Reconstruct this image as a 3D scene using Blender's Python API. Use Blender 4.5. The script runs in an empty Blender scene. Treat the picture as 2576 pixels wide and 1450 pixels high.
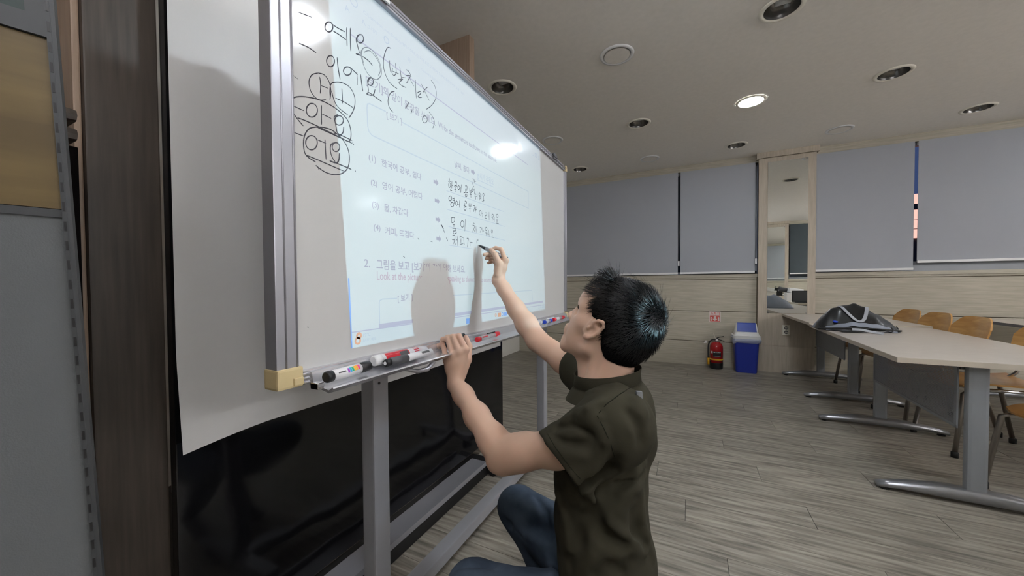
import bpy, bmesh, math, random
import numpy as np
from mathutils import Vector, Matrix
random.seed(7); rng = np.random.default_rng(7)
SC = bpy.context.scene
COL = SC.collection

# ------------------------------------------------------------------ camera
FPX, CXP, CYP = 905.0, 1288.0, 739.0
CAM = Vector((0, 0, 1.1))
MC = (Matrix.Rotation(math.radians(26.3), 4, 'Z') @ Matrix.Rotation(math.radians(90 - 1.2), 4, 'X')
      @ Matrix.Rotation(math.radians(-0.4), 4, 'Z'))
cd = bpy.data.cameras.new('camera'); cam = bpy.data.objects.new('camera', cd); COL.objects.link(cam)
cam.matrix_world = Matrix.Translation(CAM) @ MC
cd.sensor_fit = 'HORIZONTAL'; cd.sensor_width = 36.0; cd.lens = 36.0 * FPX / 2576.0
cd.shift_y = 14.0 / 2576.0; cd.clip_start = 0.01; cd.clip_end = 200
SC.camera = cam
M3 = MC.to_3x3()
def ray(px, py): return M3 @ Vector(((px - CXP) / FPX, (CYP - py) / FPX, -1.0))
def onp(px, py, axis, v):
    d = ray(px, py); return CAM + d * ((v - CAM[axis]) / d[axis])
def onx(px, py, v): return onp(px, py, 0, v)
def ony(px, py, v): return onp(px, py, 1, v)
def onz(px, py, v): return onp(px, py, 2, v)
def dep(px, py, d): return CAM + ray(px, py) * d

# ------------------------------------------------------------------ world and exposure
W = bpy.data.worlds.new('world'); SC.world = W; W.use_nodes = True
bg = W.node_tree.nodes['Background']; bg.inputs[0].default_value = (0.02, 0.03, 0.07, 1); bg.inputs[1].default_value = 1.0
vs = SC.view_settings; vs.view_transform = 'Standard'; vs.look = 'None'; vs.gamma = 1.0; vs.use_curve_mapping = False
vs.exposure = 1.26
SC.cycles.use_light_tree = False   # few lights: plain sampling keeps the projector's light rectangle crisp
LAMP = 50.0          # emission of the lit downlight lenses
PROJ_W = 88.0        # projector lamp watts
PROJ_P = Vector((1.95, 0.78, 0.97))
PEND = 21.5          # emission of the unseen tube lamps added to fill the room

# ------------------------------------------------------------------ materials
MATS = {}
def mat(name, col, rough=0.5, metal=0.0, spec=0.5, coat=0.0, emit=None, es=0.0, alpha=1.0, trans=0.0, ior=1.45, sheen=0.0):
    m = bpy.data.materials.new(name); m.use_nodes = True
    b = m.node_tree.nodes['Principled BSDF']
    b.inputs['Base Color'].default_value = (*col, 1); b.inputs['Roughness'].default_value = rough
    b.inputs['Metallic'].default_value = metal; b.inputs['Specular IOR Level'].default_value = spec
    b.inputs['Coat Weight'].default_value = coat; b.inputs['Coat Roughness'].default_value = 0.08
    b.inputs['Alpha'].default_value = alpha; b.inputs['Transmission Weight'].default_value = trans
    b.inputs['IOR'].default_value = ior; b.inputs['Sheen Weight'].default_value = sheen
    if emit: b.inputs['Emission Color'].default_value = (*emit, 1); b.inputs['Emission Strength'].default_value = es
    MATS[name] = m; return m
def N(m, t, **kw):
    n = m.node_tree.nodes.new(t)
    for k, v in kw.items(): setattr(n, k, v)
    return n
def L(m, a, b): m.node_tree.links.new(a, b)
def grain(m, scale=(1, 1, 1), c1=(.3, .2, .1), c2=(.5, .4, .3), nscale=4.0, detail=6.0, bump=0.0, rnd=0.0, coord='Object', ramp=(.35, .7), c3=None, dist=0.0, bscale=None):
    """stretched noise grain between two colours with optional bump and per-object tone"""
    b = m.node_tree.nodes['Principled BSDF']
    tc = N(m, 'ShaderNodeTexCoord'); mp = N(m, 'ShaderNodeMapping'); mp.inputs['Scale'].default_value = scale
    oi = N(m, 'ShaderNodeObjectInfo')
    if rnd > 0:
        ml = N(m, 'ShaderNodeMath', operation='MULTIPLY'); ml.inputs[1].default_value = 37.0
        L(m, oi.outputs['Random'], ml.inputs[0])
        cb = N(m, 'ShaderNodeCombineXYZ'); L(m, ml.outputs[0], cb.inputs[0]); L(m, ml.outputs[0], cb.inputs[1]); L(m, ml.outputs[0], cb.inputs[2])
        L(m, cb.outputs[0], mp.inputs['Location'])
    L(m, tc.outputs[coord], mp.inputs['Vector'])
    nz = N(m, 'ShaderNodeTexNoise'); nz.inputs['Scale'].default_value = nscale; nz.inputs['Detail'].default_value = detail
    nz.inputs['Distortion'].default_value = dist
    L(m, mp.outputs[0], nz.inputs['Vector'])
    rp = N(m, 'ShaderNodeValToRGB'); rp.color_ramp.elements[0].position = ramp[0]; rp.color_ramp.elements[1].position = ramp[1]
    rp.color_ramp.elements[0].color = (*c1, 1); rp.color_ramp.elements[1].color = (*c2, 1)
    if c3: e = rp.color_ramp.elements.new((ramp[0] + ramp[1]) / 2); e.color = (*c3, 1)
    L(m, nz.outputs['Fac'], rp.inputs[0]); out = rp.outputs[0]
    if rnd > 0:
        mr = N(m, 'ShaderNodeMapRange'); mr.inputs['To Min'].default_value = 1 - rnd; mr.inputs['To Max'].default_value = 1 + rnd
        L(m, oi.outputs['Random'], mr.inputs['Value'])
        hs = N(m, 'ShaderNodeHueSaturation'); L(m, mr.outputs[0], hs.inputs['Value']); L(m, out, hs.inputs['Color']); out = hs.outputs[0]
    L(m, out, b.inputs['Base Color'])
    if bump > 0:
        bp = N(m, 'ShaderNodeBump'); bp.inputs['Strength'].default_value = bump; bp.inputs['Distance'].default_value = 0.002
        L(m, nz.outputs['Fac'], bp.inputs['Height']); L(m, bp.outputs[0], b.inputs['Normal'])
    return m
def fabric(m, scale=900, strength=.25, c1=None, c2=None, mscale=3.0):
    b = m.node_tree.nodes['Principled BSDF']; tc = N(m, 'ShaderNodeTexCoord')
    nz = N(m, 'ShaderNodeTexNoise'); nz.inputs['Scale'].default_value = scale; nz.inputs['Detail'].default_value = 2
    L(m, tc.outputs['Object'], nz.inputs['Vector'])
    bp = N(m, 'ShaderNodeBump'); bp.inputs['Strength'].default_value = strength; bp.inputs['Distance'].default_value = 0.001
    L(m, nz.outputs['Fac'], bp.inputs['Height']); L(m, bp.outputs[0], b.inputs['Normal'])
    if c1:
        n2 = N(m, 'ShaderNodeTexNoise'); n2.inputs['Scale'].default_value = mscale; n2.inputs['Detail'].default_value = 5
        L(m, tc.outputs['Object'], n2.inputs['Vector'])
        rp = N(m, 'ShaderNodeValToRGB'); rp.color_ramp.elements[0].color = (*c1, 1); rp.color_ramp.elements[1].color = (*c2, 1)
        rp.color_ramp.elements[0].position = .35; rp.color_ramp.elements[1].position = .68
        L(m, n2.outputs['Fac'], rp.inputs[0]); L(m, rp.outputs[0], b.inputs['Base Color'])
    return m

grain(mat('floor_wood', (.2, .18, .15), rough=.42, spec=.4), scale=(1.3, 16, 1), c1=(.115, .103, .086), c3=(.255, .23, .192), c2=(.39, .355, .30), nscale=3.2, detail=9, bump=.25, rnd=.10, ramp=(.30, .72), dist=.3)
mat('floor_gap', (.05, .045, .04), rough=.8)
grain(mat('ceiling_paint', (.62, .6, .56), rough=.9), scale=(1, 1, 1), c1=(.80, .765, .71), c2=(.84, .80, .745), nscale=30, bump=.05)
grain(mat('wall_oak', (.4, .34, .25), rough=.5), scale=(1, 1, 14), c1=(.42, .385, .305), c2=(.53, .485, .395), nscale=5, detail=8, bump=.1, rnd=.05)
grain(mat('oak_vertical', (.4, .32, .24), rough=.5), scale=(12, 12, 1), c1=(.43, .37, .295), c2=(.52, .455, .37), nscale=5, detail=8, bump=.1)
grain(mat('walnut', (.2, .15, .11), rough=.45), scale=(14, 14, .8), c1=(.044, .034, .026), c2=(.070, .054, .042), nscale=6, detail=8, bump=.1)
grain(mat('column_wood', (.3, .2, .14), rough=.45), scale=(14, 14, .8), c1=(.27, .19, .135), c2=(.36, .265, .195), nscale=6, detail=8, bump=.1)
mat('wall_paint', (.70, .68, .63), rough=.9)
mat('groove', (.10, .075, .045), rough=.9)
mat('blind_fabric', (.37, .385, .42), rough=.85, sheen=.1); fabric(MATS['blind_fabric'], 700, .15)
mat('dark_fabric_blind', (.06, .075, .085), rough=.8)
mat('white_plastic', (.78, .78, .78), rough=.35)
mat('ivory_plastic', (.80, .76, .66), rough=.35)
mat('beige_plastic', (.56, .45, .25), rough=.45)
mat('black_plastic', (.012, .012, .013), rough=.35)
mat('dark_gray', (.08, .08, .085), rough=.45)
mat('rubber', (.02, .02, .02), rough=.7)
mat('aluminium', (.36, .36, .39), rough=.35, metal=.45)
mat('alu_bright', (.66, .66, .69), rough=.25, metal=.75)
mat('matte_black', (.006, .005, .005), rough=.95, spec=.05)
mat('proj_text_paint', (.36, .325, .375), rough=.10, spec=.45)
mat('proj_red_paint', (.45, .345, .38), rough=.10, spec=.45)
mat('proj_faint_paint', (.45, .46, .50), rough=.10, spec=.45)
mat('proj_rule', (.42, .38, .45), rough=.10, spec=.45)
mat('proj_orange_paint', (.66, .32, .20), rough=.10)
mat('proj_blue_paint', (.22, .33, .62), rough=.10)
mat('post_paint', (.33, .335, .36), rough=.4, metal=.3)
mat('chrome', (.7, .7, .7), rough=.15, metal=1.0)
mat('worn_steel', (.33, .30, .27), rough=.3, metal=.9)
mat('mirror', (.86, .88, .86), rough=.0, metal=1.0)
mat('glass_dark', (.02, .03, .045), rough=.06, spec=.6)
mat('night_glass', (.8, .85, .9), rough=.02, trans=1.0, ior=1.1)
mat('board_white', (.54, .535, .525), rough=.10, spec=.45)
mat('screen_white', (.74, .74, .735), rough=.33, spec=.35)
mat('black_gloss', (.006, .006, .007), rough=.10, spec=.5)
m = MATS['black_gloss']; tc = N(m, 'ShaderNodeTexCoord'); nz = N(m, 'ShaderNodeTexNoise'); nz.inputs['Scale'].default_value = 2.6; nz.inputs['Detail'].default_value = 1.5
L(m, tc.outputs['Object'], nz.inputs['Vector']); bp = N(m, 'ShaderNodeBump'); bp.inputs['Strength'].default_value = .4; bp.inputs['Distance'].default_value = .04
L(m, nz.outputs['Fac'], bp.inputs['Height']); L(m, bp.outputs[0], m.node_tree.nodes['Principled BSDF'].inputs['Normal'])
# wiped smears on the marker board: fine arcs change only the gloss
m = MATS['board_white']; tc = N(m, 'ShaderNodeTexCoord'); wv = N(m, 'ShaderNodeTexNoise'); wv.inputs['Scale'].default_value = 9; wv.inputs['Detail'].default_value = 8; wv.inputs['Distortion'].default_value = 1.2
L(m, tc.outputs['Object'], wv.inputs['Vector']); mr = N(m, 'ShaderNodeMapRange'); mr.inputs['From Min'].default_value = .3; mr.inputs['From Max'].default_value = .75; mr.inputs['To Min'].default_value = .07; mr.inputs['To Max'].default_value = .17
L(m, wv.outputs['Fac'], mr.inputs['Value']); L(m, mr.outputs[0], m.node_tree.nodes['Principled BSDF'].inputs['Roughness'])
mat('ink', (.045, .043, .055), rough=.35)
mat('ink_faint', (.20, .20, .21), rough=.4)
mat('desk_top', (.55, .49, .43), rough=.30, spec=.5, coat=.15); grain(MATS['desk_top'], scale=(2, 14, 1), c1=(.51, .455, .40), c2=(.575, .52, .46), nscale=6, detail=5)
mat('desk_edge', (.50, .44, .36), rough=.4)
mat('desk_edge_dark', (.13, .13, .145), rough=.5)
mat('desk_metal', (.28, .295, .315), rough=.42, metal=.35)
mat('foot_metal', (.36, .37, .39), rough=.28, metal=.8)
grain(mat('plywood', (.55, .3, .1), rough=.28, coat=.5), scale=(3, 3, 9), c1=(.42, .205, .055), c2=(.60, .335, .115), nscale=2.2, detail=4, dist=1.0)
mat('bin_blue', (.012, .03, .30), rough=.4)
mat('lid_blue', (.012, .05, .38), rough=.25)
mat('bag_plastic', (.62, .66, .78), rough=.35, alpha=.55)
mat('ext_red', (.42, .012, .015), rough=.22, coat=.4)
mat('yellow', (.80, .42, .02), rough=.4)
mat('paper', (.72, .70, .68), rough=.7)
mat('sign_white', (.72, .62, .60), rough=.5)
mat('sign_red', (.62, .10, .08), rough=.5)
mat('red_plastic', (.55, .02, .035), rough=.3)
mat('blue_plastic', (.02, .06, .5), rough=.3)
mat('clear_plastic', (.75, .76, .80), rough=.15, alpha=.55)
mat('marker_white', (.74, .74, .76), rough=.3)
mat('bag_black', (.008, .008, .009), rough=.36, coat=.1)
mat('bag_gray', (.24, .26, .31), rough=.8); fabric(MATS['bag_gray'], 500, .3)
mat('webbing', (.33, .34, .37), rough=.7)
mat('part_frame', (.050, .052, .055), rough=.5, metal=.2)
mat('part_fabric', (.105, .110, .115), rough=.9); fabric(MATS['part_fabric'], 600, .3)
grain(mat('part_wood', (.42, .29, .13), rough=.5), scale=(1, 1, 9), c1=(.085, .055, .019), c2=(.145, .098, .036), nscale=3, detail=6)
mat('part_glass', (.045, .065, .06), rough=.25, spec=.4)
mat('skin', (.57, .375, .28), rough=.48, spec=.35)
b = MATS['skin'].node_tree.nodes['Principled BSDF']; b.inputs['Subsurface Weight'].default_value = .12; b.inputs['Subsurface Radius'].default_value = (.012, .005, .003)
mat('lamp_glow', (1, 1, 1), rough=.5, emit=(.88, .94, 1.0), es=LAMP)
mat('lamp_glow_near', (1, 1, 1), rough=.5, emit=(.85, .92, 1.0), es=LAMP * 2.3)
mat('fill_tube_glow_near', (1, 1, 1), rough=.5, emit=(.97, .97, 1.0), es=PEND * 1.3)  # tubes of the added fill lamps
mat('fill_tube_glow', (1, 1, 1), rough=.5, emit=(.97, .97, 1.0), es=PEND)
mat('lamp_warm', (1, 1, 1), rough=.5, emit=(1.0, .84, .74), es=26.0)
mat('lamp_inner', (.20, .19, .18), rough=.25, metal=.8)
mat('pink_glow', (0, 0, 0), rough=1, emit=(1.0, .45, .36), es=.7)

# ------------------------------------------------------------------ mesh builder
class MB:
    def __init__(s): s.v = []; s.f = []; s.mi = []; s.sm = []
    def add(s, vs, fs, mi=0, smooth=False):
        o = len(s.v); s.v += [tuple(v) for v in vs]; s.f += [tuple(i + o for i in f) for f in fs]
        s.mi += [mi] * len(fs); s.sm += [smooth] * len(fs); return s
    def box(s, lo, hi, mi=0, M=None, bev=0):
        x0, y0, z0 = lo; x1, y1, z1 = hi
        if bev > 0:
            bm = bmesh.new(); bmesh.ops.create_cube(bm, size=1)
            for v in bm.verts: v.co = Vector(((x0 + x1) / 2 + v.co.x * (x1 - x0), (y0 + y1) / 2 + v.co.y * (y1 - y0), (z0 + z1) / 2 + v.co.z * (z1 - z0)))
            bmesh.ops.bevel(bm, geom=list(bm.edges), offset=bev, segments=2, affect='EDGES', profile=.7)
            vs = [v.co.copy() for v in bm.verts]; bm.verts.index_update(); fs = [[v.index for v in f.verts] for f in bm.faces]; bm.free()
        else:
            vs = [Vector(p) for p in ((x0, y0, z0), (x1, y0, z0), (x1, y1, z0), (x0, y1, z0), (x0, y0, z1), (x1, y0, z1), (x1, y1, z1), (x0, y1, z1))]
            fs = [(0, 3, 2, 1), (4, 5, 6, 7), (0, 1, 5, 4), (1, 2, 6, 5), (2, 3, 7, 6), (3, 0, 4, 7)]
        if M is not None: vs = [M @ v for v in vs]
        return s.add(vs, fs, mi)
    def cyl(s, p0, p1, r0, r1=None, n=20, mi=0, caps=True, smooth=True):
        r1 = r0 if r1 is None else r1
        return s.loft([(p0, r0), (p1, r1)], n, mi, caps, smooth)
    def loft(s, rings, n=20, mi=0, caps=True, smooth=True):
        """tube along points with radii; rings = [(point, radius)]"""
        P = [Vector(p) for p, r in rings]; R = [r for p, r in rings]
        t0 = (P[1] - P[0]) if len(P) > 1 else Vector((0, 0, 1))
        for i in range(len(P) - 1):
            if (P[i + 1] - P[i]).length > 1e-9: t0 = P[i + 1] - P[i]; break
        up = Vector((0, 0, 1)) if abs(t0.normalized().z) < .9 else Vector((1, 0, 0))
        a = t0.cross(up).normalized(); vs = []; tp = t0.normalized()
        for i, p in enumerate(P):
            t = (P[min(i + 1, len(P) - 1)] - P[max(i - 1, 0)])
            t = t.normalized() if t.length > 1e-9 else tp
            if i == 0: tp = t
            if t.dot(tp) < 0: t = -t
            tp = t
            a = (a - t * a.dot(t))
            a = a.normalized() if a.length > 1e-6 else t.orthogonal().normalized()
            b = t.cross(a)
            for k in range(n):
                th = 2 * math.pi * k / n; vs.append(p + (a * math.cos(th) + b * math.sin(th)) * R[i])
        fs = []
        for i in range(len(P) - 1):
            for k in range(n): fs.append((i * n + k, i * n + (k + 1) % n, (i + 1) * n + (k + 1) % n, (i + 1) * n + k))
        o = len(s.v); s.add(vs, fs, mi, smooth)
        if caps:
            s.f.append(tuple(o + k for k in reversed(range(n)))); s.f.append(tuple(o + (len(P) - 1) * n + k for k in range(n)))
            s.mi += [mi, mi]; s.sm += [False, False]
        return s
    def tube(s, pts, r, n=10, mi=0): return s.loft([(p, r) for p in pts], n, mi)
    def prism(s, poly, d, mi=0):
        """polygon points extruded by vector d"""
        d = Vector(d); a = [Vector(p) for p in poly]; n = len(a)
        vs = a + [p + d for p in a]
        fs = [tuple(range(n)), tuple(reversed(range(n, 2 * n)))] + [(i, i + n, (i + 1) % n + n, (i + 1) % n) for i in range(n)]
        return s.add(vs, fs, mi)
    def grid(s, fn, nu, nv, mi=0, smooth=True):
        vs = [fn(i / nu, j / nv) for j in range(nv + 1) for i in range(nu + 1)]
        fs = [(j * (nu + 1) + i, j * (nu + 1) + i + 1, (j + 1) * (nu + 1) + i + 1, (j + 1) * (nu + 1) + i) for j in range(nv) for i in range(nu)]
        return s.add(vs, fs, mi, smooth)
    def mesh(s, name, mats):
        me = bpy.data.meshes.new(name); me.from_pydata(s.v, [], s.f); me.validate()
        for m_ in (mats if isinstance(mats, (list, tuple)) else [mats]): me.materials.append(MATS[m_])
        if len(me.polygons) == len(s.f):
            me.polygons.foreach_set('material_index', s.mi); me.polygons.foreach_set('use_smooth', s.sm)
        bm = bmesh.new(); bm.from_mesh(me); bmesh.ops.recalc_face_normals(bm, faces=bm.faces); bm.to_mesh(me); bm.free()
        return me
    def build(s, name, mats, parent=None, **kw):
        return link(name, s.mesh(name, mats), parent, **kw)
def link(name, data, parent=None, label=None, cat=None, group=None, kind=None, M=None):
    o = bpy.data.objects.new(name, data); COL.objects.link(o)
    if M is not None: o.matrix_basis = M
    if parent is not None: put(o, parent)
    tag(o, label, cat, group, kind); return o
def put(o, parent):
    o.parent = parent
    o.matrix_parent_inverse = parent.matrix_basis.inverted() if parent.parent is None else Matrix.Identity(4)
def tag(o, label=None, cat=None, group=None, kind=None):
    if label: o['label'] = label
    if cat: o['category'] = cat
    if group: o['group'] = group
    if kind: o['kind'] = kind
    return o
def thing(name, label, cat, loc=(0, 0, 0), rz=0, group=None):
    o = bpy.data.objects.new(name, None); COL.objects.link(o); o.empty_display_size = .1
    o.matrix_basis = Matrix.Translation(Vector(loc)) @ Matrix.Rotation(rz, 4, 'Z')
    return tag(o, label, cat, group)
def copy_tree(o, parent=None):
    c = o.copy(); COL.objects.link(c)
    if parent is not None: c.parent = parent
    for ch in list(o.children): copy_tree(ch, c)
    return c
def cat_rom(pts, n=6):
    P = [Vector(p) for p in pts]
    if len(P) < 3: return P
    out = []
    for i in range(len(P) - 1):
        a = P[max(i - 1, 0)]; b = P[i]; c = P[i + 1]; d = P[min(i + 2, len(P) - 1)]
        for k in range(n):
            t = k / n; out.append(.5 * ((2 * b) + (c - a) * t + (2 * a - 5 * b + 4 * c - d) * t * t + (3 * b - a - 3 * c + d) * t ** 3))
    out.append(P[-1]); return out
def text_mesh(s, bold=0.0, res=3):
    cu = bpy.data.curves.new('t', 'FONT'); cu.body = s; cu.size = 1.0; cu.resolution_u = res; cu.offset = bold
    o = bpy.data.objects.new('t', cu); COL.objects.link(o)
    dg = bpy.context.evaluated_depsgraph_get(); me = bpy.data.meshes.new_from_object(o.evaluated_get(dg))
    V = [v.co.copy() for v in me.vertices]; F = [tuple(p.vertices) for p in me.polygons]
    bpy.data.objects.remove(o); bpy.data.curves.remove(cu); bpy.data.meshes.remove(me); return V, F
# ================================================================== THE ROOM
CEIL = 2.74; XL, XR, YB, YF = -2.6, 6.2, -0.75, 5.53
fl = MB().box((XL, YB, -.06), (XR, YF + .1, -.004)).build('floor', 'floor_gap', kind='structure')
# vinyl planks, run across the room (along X), staggered
PW, PL = .185, 1.22
pm = MB().box((-PL / 2 + .0012, -PW / 2 + .0009, -.004), (PL / 2 - .0012, PW / 2 - .0009, 0.0)).mesh('plank', 'floor_wood')
half = MB().box((-PL / 4 + .0012, -PW / 2 + .0009, -.004), (PL / 4 - .0012, PW / 2 - .0009, 0.0)).mesh('plank', 'floor_wood')
r = 0; y = YB + PW / 2; npl = 0
while y < YF + PW / 2:
    x = XL + (r * 0.437 % 1.0) * PL - PL / 2
    while x < XR + PL / 2:
        if x - PL / 2 < XR and x + PL / 2 > XL and not (x > 4.6 and y < 2.4) and not (y < -.2 and x > 2.2) and not (x < -1.7 and y < 1.6):
            o = bpy.data.objects.new('plank', pm); COL.objects.link(o); o.matrix_basis = Matrix.Translation((x, y, 0)); put(o, fl); npl += 1
        x += PL
    y += PW; r += 1
print('planks', npl)
MB().box((XL - .1, YB - .1, CEIL), (XR + .1, YF + .2, CEIL + .08)).build('ceiling', 'ceiling_paint', kind='structure')
MB().box((XL - .1, YB - .1, -.05), (XL, YF + .2, CEIL)).build('wall_left', 'wall_paint', kind='structure')
MB().box((XR, YB - .1, -.05), (XR + .1, YF + .2, CEIL)).build('wall_right', 'wall_paint', kind='structure')

def panelled_wall(name, Y, s, pillars, bays, windark=False):
    """Y face plane, s=+1: room is on the -Y side (far wall), s=-1 the other way"""
    mb = MB()
    def bx(x0, x1, ya, yb, z0, z1, m=0, b=mb): b.box((x0, min(Y + s * ya, Y + s * yb), z0), (x1, max(Y + s * ya, Y + s * yb), z1), m)
    bx(XL - .1, XR + .1, .012, .14, 0, 1.20, 1)                      # low wall body
    bx(XL - .1, XR + .1, .0, .14, 2.655, CEIL, 0)                   # header over the windows
    bx(XL - .1, XR + .1, -.012, .14, 1.195, 1.235, 0)               # sill cap
    for x0, x1 in pillars: bx(x0 + .01, x1 - .01, .0, .14, 1.2, 2.66, 0)
    w = mb.build(name, ['wall_oak', 'groove'], kind='structure')
    for x0, x1 in bays:
        for z0, z1 in ((.0, .327), (.335, .737), (.745, 1.165), (1.172, 1.194)):
            n = max(1, round((x1 - x0) / 2.45)); dx = (x1 - x0) / n
            for i in range(n):
                p = MB(); p.box((-dx / 2 + .002, -.006, -(z1 - z0) / 2), (dx / 2 - .002, .006, (z1 - z0) / 2), bev=.0015)
                p.build('panel', 'wall_oak', M=Matrix.Translation((x0 + dx * (i + .5), Y + s * .006, (z0 + z1) / 2)), parent=w)
    for x0, x1 in pillars:
        p = MB()
        def b2(xa, xb, za, zb, d=.0): p.box((xa, min(Y - s * (.07 + d), Y), za), (xb, max(Y - s * (.07 + d), Y), zb))
        b2(x0, x1, .335, CEIL - .07); b2(x0, x1, 0, .328); b2(x0 + .004, x1 - .004, .32, .34, -.004); b2(x0 - .025, x1 + .025, CEIL - .065, CEIL, .02)
        p.build('pillar', 'oak_vertical', parent=w)
    return w
PIL = (.775, 1.345)
wf = panelled_wall('wall_far', YF, 1, [PIL, (3.95, 4.5)], [(XL, .77), (1.35, 3.95), (4.5, XR)])
wb = panelled_wall('wall_back', YB, -1, [(1.75, 2.3)], [(XL, 1.75), (2.3, XR)])

# windows behind the far blinds: frames, dark night glass, one lit sign far outside
def window(name, x0, x1, Y, s, glassmat):
    f = MB()
    def b(xa, xb, za, zb, ya=.05, yb=.10, m=0): f.box((xa, min(Y + s * ya, Y + s * yb), za), (xb, max(Y + s * ya, Y + s * yb), zb), m)
    b(x0, x1, 1.235, 1.275 if name != 'window_2' else 1.345); b(x0, x1, 2.62, 2.655); b(x0, x0 + .04, 1.235, 2.655); b(x1 - .04, x1, 1.235, 2.655)
    xm = (x0 + x1) / 2; b(xm - .03, xm + .03, 1.346, 2.619)
    w = f.build(name, 'desk_metal', kind='structure')
    for xa, xb in ((x0 + .04, xm - .03), (xm + .03, x1 - .04)):
        g = MB().box((xa, Y + s * .072, 1.27) if s > 0 else (xa, Y - .078, 1.27), (xb, Y + s * .078, 2.62) if s > 0 else (xb, Y - .072, 2.62)).build('pane', glassmat, parent=w)
    return w
window('window_1', XL, .775, YF, 1, 'glass_dark')
window('window_2', 1.345, 3.95, YF, 1, 'night_glass')
window('window_3', 4.5, XR, YF, 1, 'glass_dark')
window('window_4', 2.3, 5.0, YB, -1, 'glass_dark')
window('window_5', XL, 1.75, YB, -1, 'glass_dark')

# mirror on the pillar and on the back wall pillar
def mirror(name, x0, x1, z0, z1, Y, s, label):
    r = thing(name, label, 'mirror', ((x0 + x1) / 2, Y, z0))
    MB().box((x0, min(Y, Y - s * .006), z0), (x1, max(Y, Y - s * .006), z1)).build('mirror_glass', 'mirror', parent=r)
    for x in (x0 + .012, x1 - .012):
        for z in (z0 + .004, z1 - .004): MB().box((x - .01, min(Y, Y - s * .009), z - .008), (x + .01, max(Y, Y - s * .009), z + .008)).build('mirror_clip', 'chrome', parent=r)
    return r
mirror('wall_mirror', .868, 1.268, .742, 2.615, YF - .07, 1, 'tall narrow frameless mirror on the oak pillar of the far wall')
mirror('wall_mirror', 1.84, 2.22, .80, 2.60, YB + .07, -1, 'tall narrow mirror on the pillar behind the viewer, seen only inside the other mirror')

# roller blinds
def blind(x0, x1, zb, Y, s, label, group, fab='blind_fabric', wav=.004, chain=True):
    r = thing('roller_blind', label, 'blind', ((x0 + x1) / 2, Y, zb), group=group)
    ph = random.random() * 6
    f = MB()
    def fn(u, v): return (x0 + (x1 - x0) * u, Y + wav * math.sin(ph + u * 5) * (1 - v) + s * .0, zb + .02 + (2.648 - zb - .02) * v)
    f.grid(fn, 24, 10); f.grid(lambda u, v: tuple(Vector(fn(u, v)) + Vector((0, s * .0015, 0))), 24, 10)
    f.build('fabric', fab, parent=r)
    MB().box((x0, Y - .009, zb), (x1, Y + .009, zb + .026), bev=.004).build('bottom_bar', 'white_plastic', parent=r)
    MB().cyl((x0, Y + s * .02, 2.625), (x1, Y + s * .02, 2.625), .018).build('roller', 'white_plastic', parent=r)
    if chain:
        MB().tube([(x1 + .008, Y, 2.62), (x1 + .008, Y, 1.40), (x1 + .011, Y - .002, 1.392), (x1 + .014, Y - .004, 1.40), (x1 + .014, Y - .004, 2.62)], .0018, 6).build('chain', 'dark_gray', parent=r)
        MB().box((x1 + .002, Y - .012, 1.36), (x1 + .022, Y + .006, 1.43), bev=.003).build('chain_weight', 'white_plastic', parent=r)
    return r
YB_ = YF - .035
G = 'gray roller blinds on the far wall'
blind(-2.5, -.15, 1.245, YB_, 1, 'gray roller blind beside the whiteboard, furthest left on the far wall', G)
blind(-.118, .742, 1.247, YB_, 1, 'gray roller blind directly left of the oak pillar with the mirror', G)
blind(1.352, 2.196, 1.245, YB_, 1, 'gray roller blind directly right of the oak pillar with the mirror', G, chain=False)
blind(2.226, 3.92, 1.322, YB_, 1, 'wide gray roller blind at the right edge, stopping higher than the others', G, wav=.010, chain=False)
blind(4.53, 6.1, 1.30, YB_, 1, 'gray roller blind outside the photo, last bay of the far wall', G)
blind(2.33, 3.5, 1.36, YB + .035, -1, 'dark roller blind on the wall behind the viewer, seen in the mirror', None, 'dark_fabric_blind')
# the lit shopfront and dark street beyond the gap between the blinds
t = thing('street_sign', 'pink lit shop sign on a post outside, seen through the gap between two blinds', 'sign', (3.05, 8.0, 0))
MB().box((3.15, 8.02, -.05), (3.25, 8.10, 1.82)).build('sign_post', 'dark_gray', parent=t)
MB().box((-6, 5.75, -.12), (12, 14, -.05)).build('ground', 'dark_gray', kind='structure')
MB().box((2.9, 8.0, 1.82), (3.5, 8.05, 2.52)).build('sign_face', 'pink_glow', parent=t)
for za, zb_ in ((2.27, 2.36), (2.10, 2.11), (1.96, 1.97)): MB().box((2.88, 7.985, za), (3.52, 8.0, zb_)).build('sign_bar', 'dark_gray', parent=t)

# left wall pilasters
def column(x0, x1, y0, y1, mt, label, step=0.0):
    m_ = MB().box((x0, y0, 0), (x1, y1, CEIL), bev=.003)
    if step: m_.box((x0 - .02, y1 - .001, 0), (x1 - step, y1 + .05, CEIL), bev=.003)
    return m_.build('wood_column', mt, label=label, cat='column')
column(-1.62, -1.29, 2.01, 2.07, 'column_wood', 'light brown wooden column rising to the ceiling behind the whiteboard', step=.045)
column(-1.64, -1.2, .303, .428, 'walnut', 'dark brown wooden column left of the white projection screen')
column(-1.64, -1.215, .290, .3025, 'column_wood', 'side face of the dark brown column, its lit look put into lighter wood')  # same column's lit side; its brightness is put into a lighter wood

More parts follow.
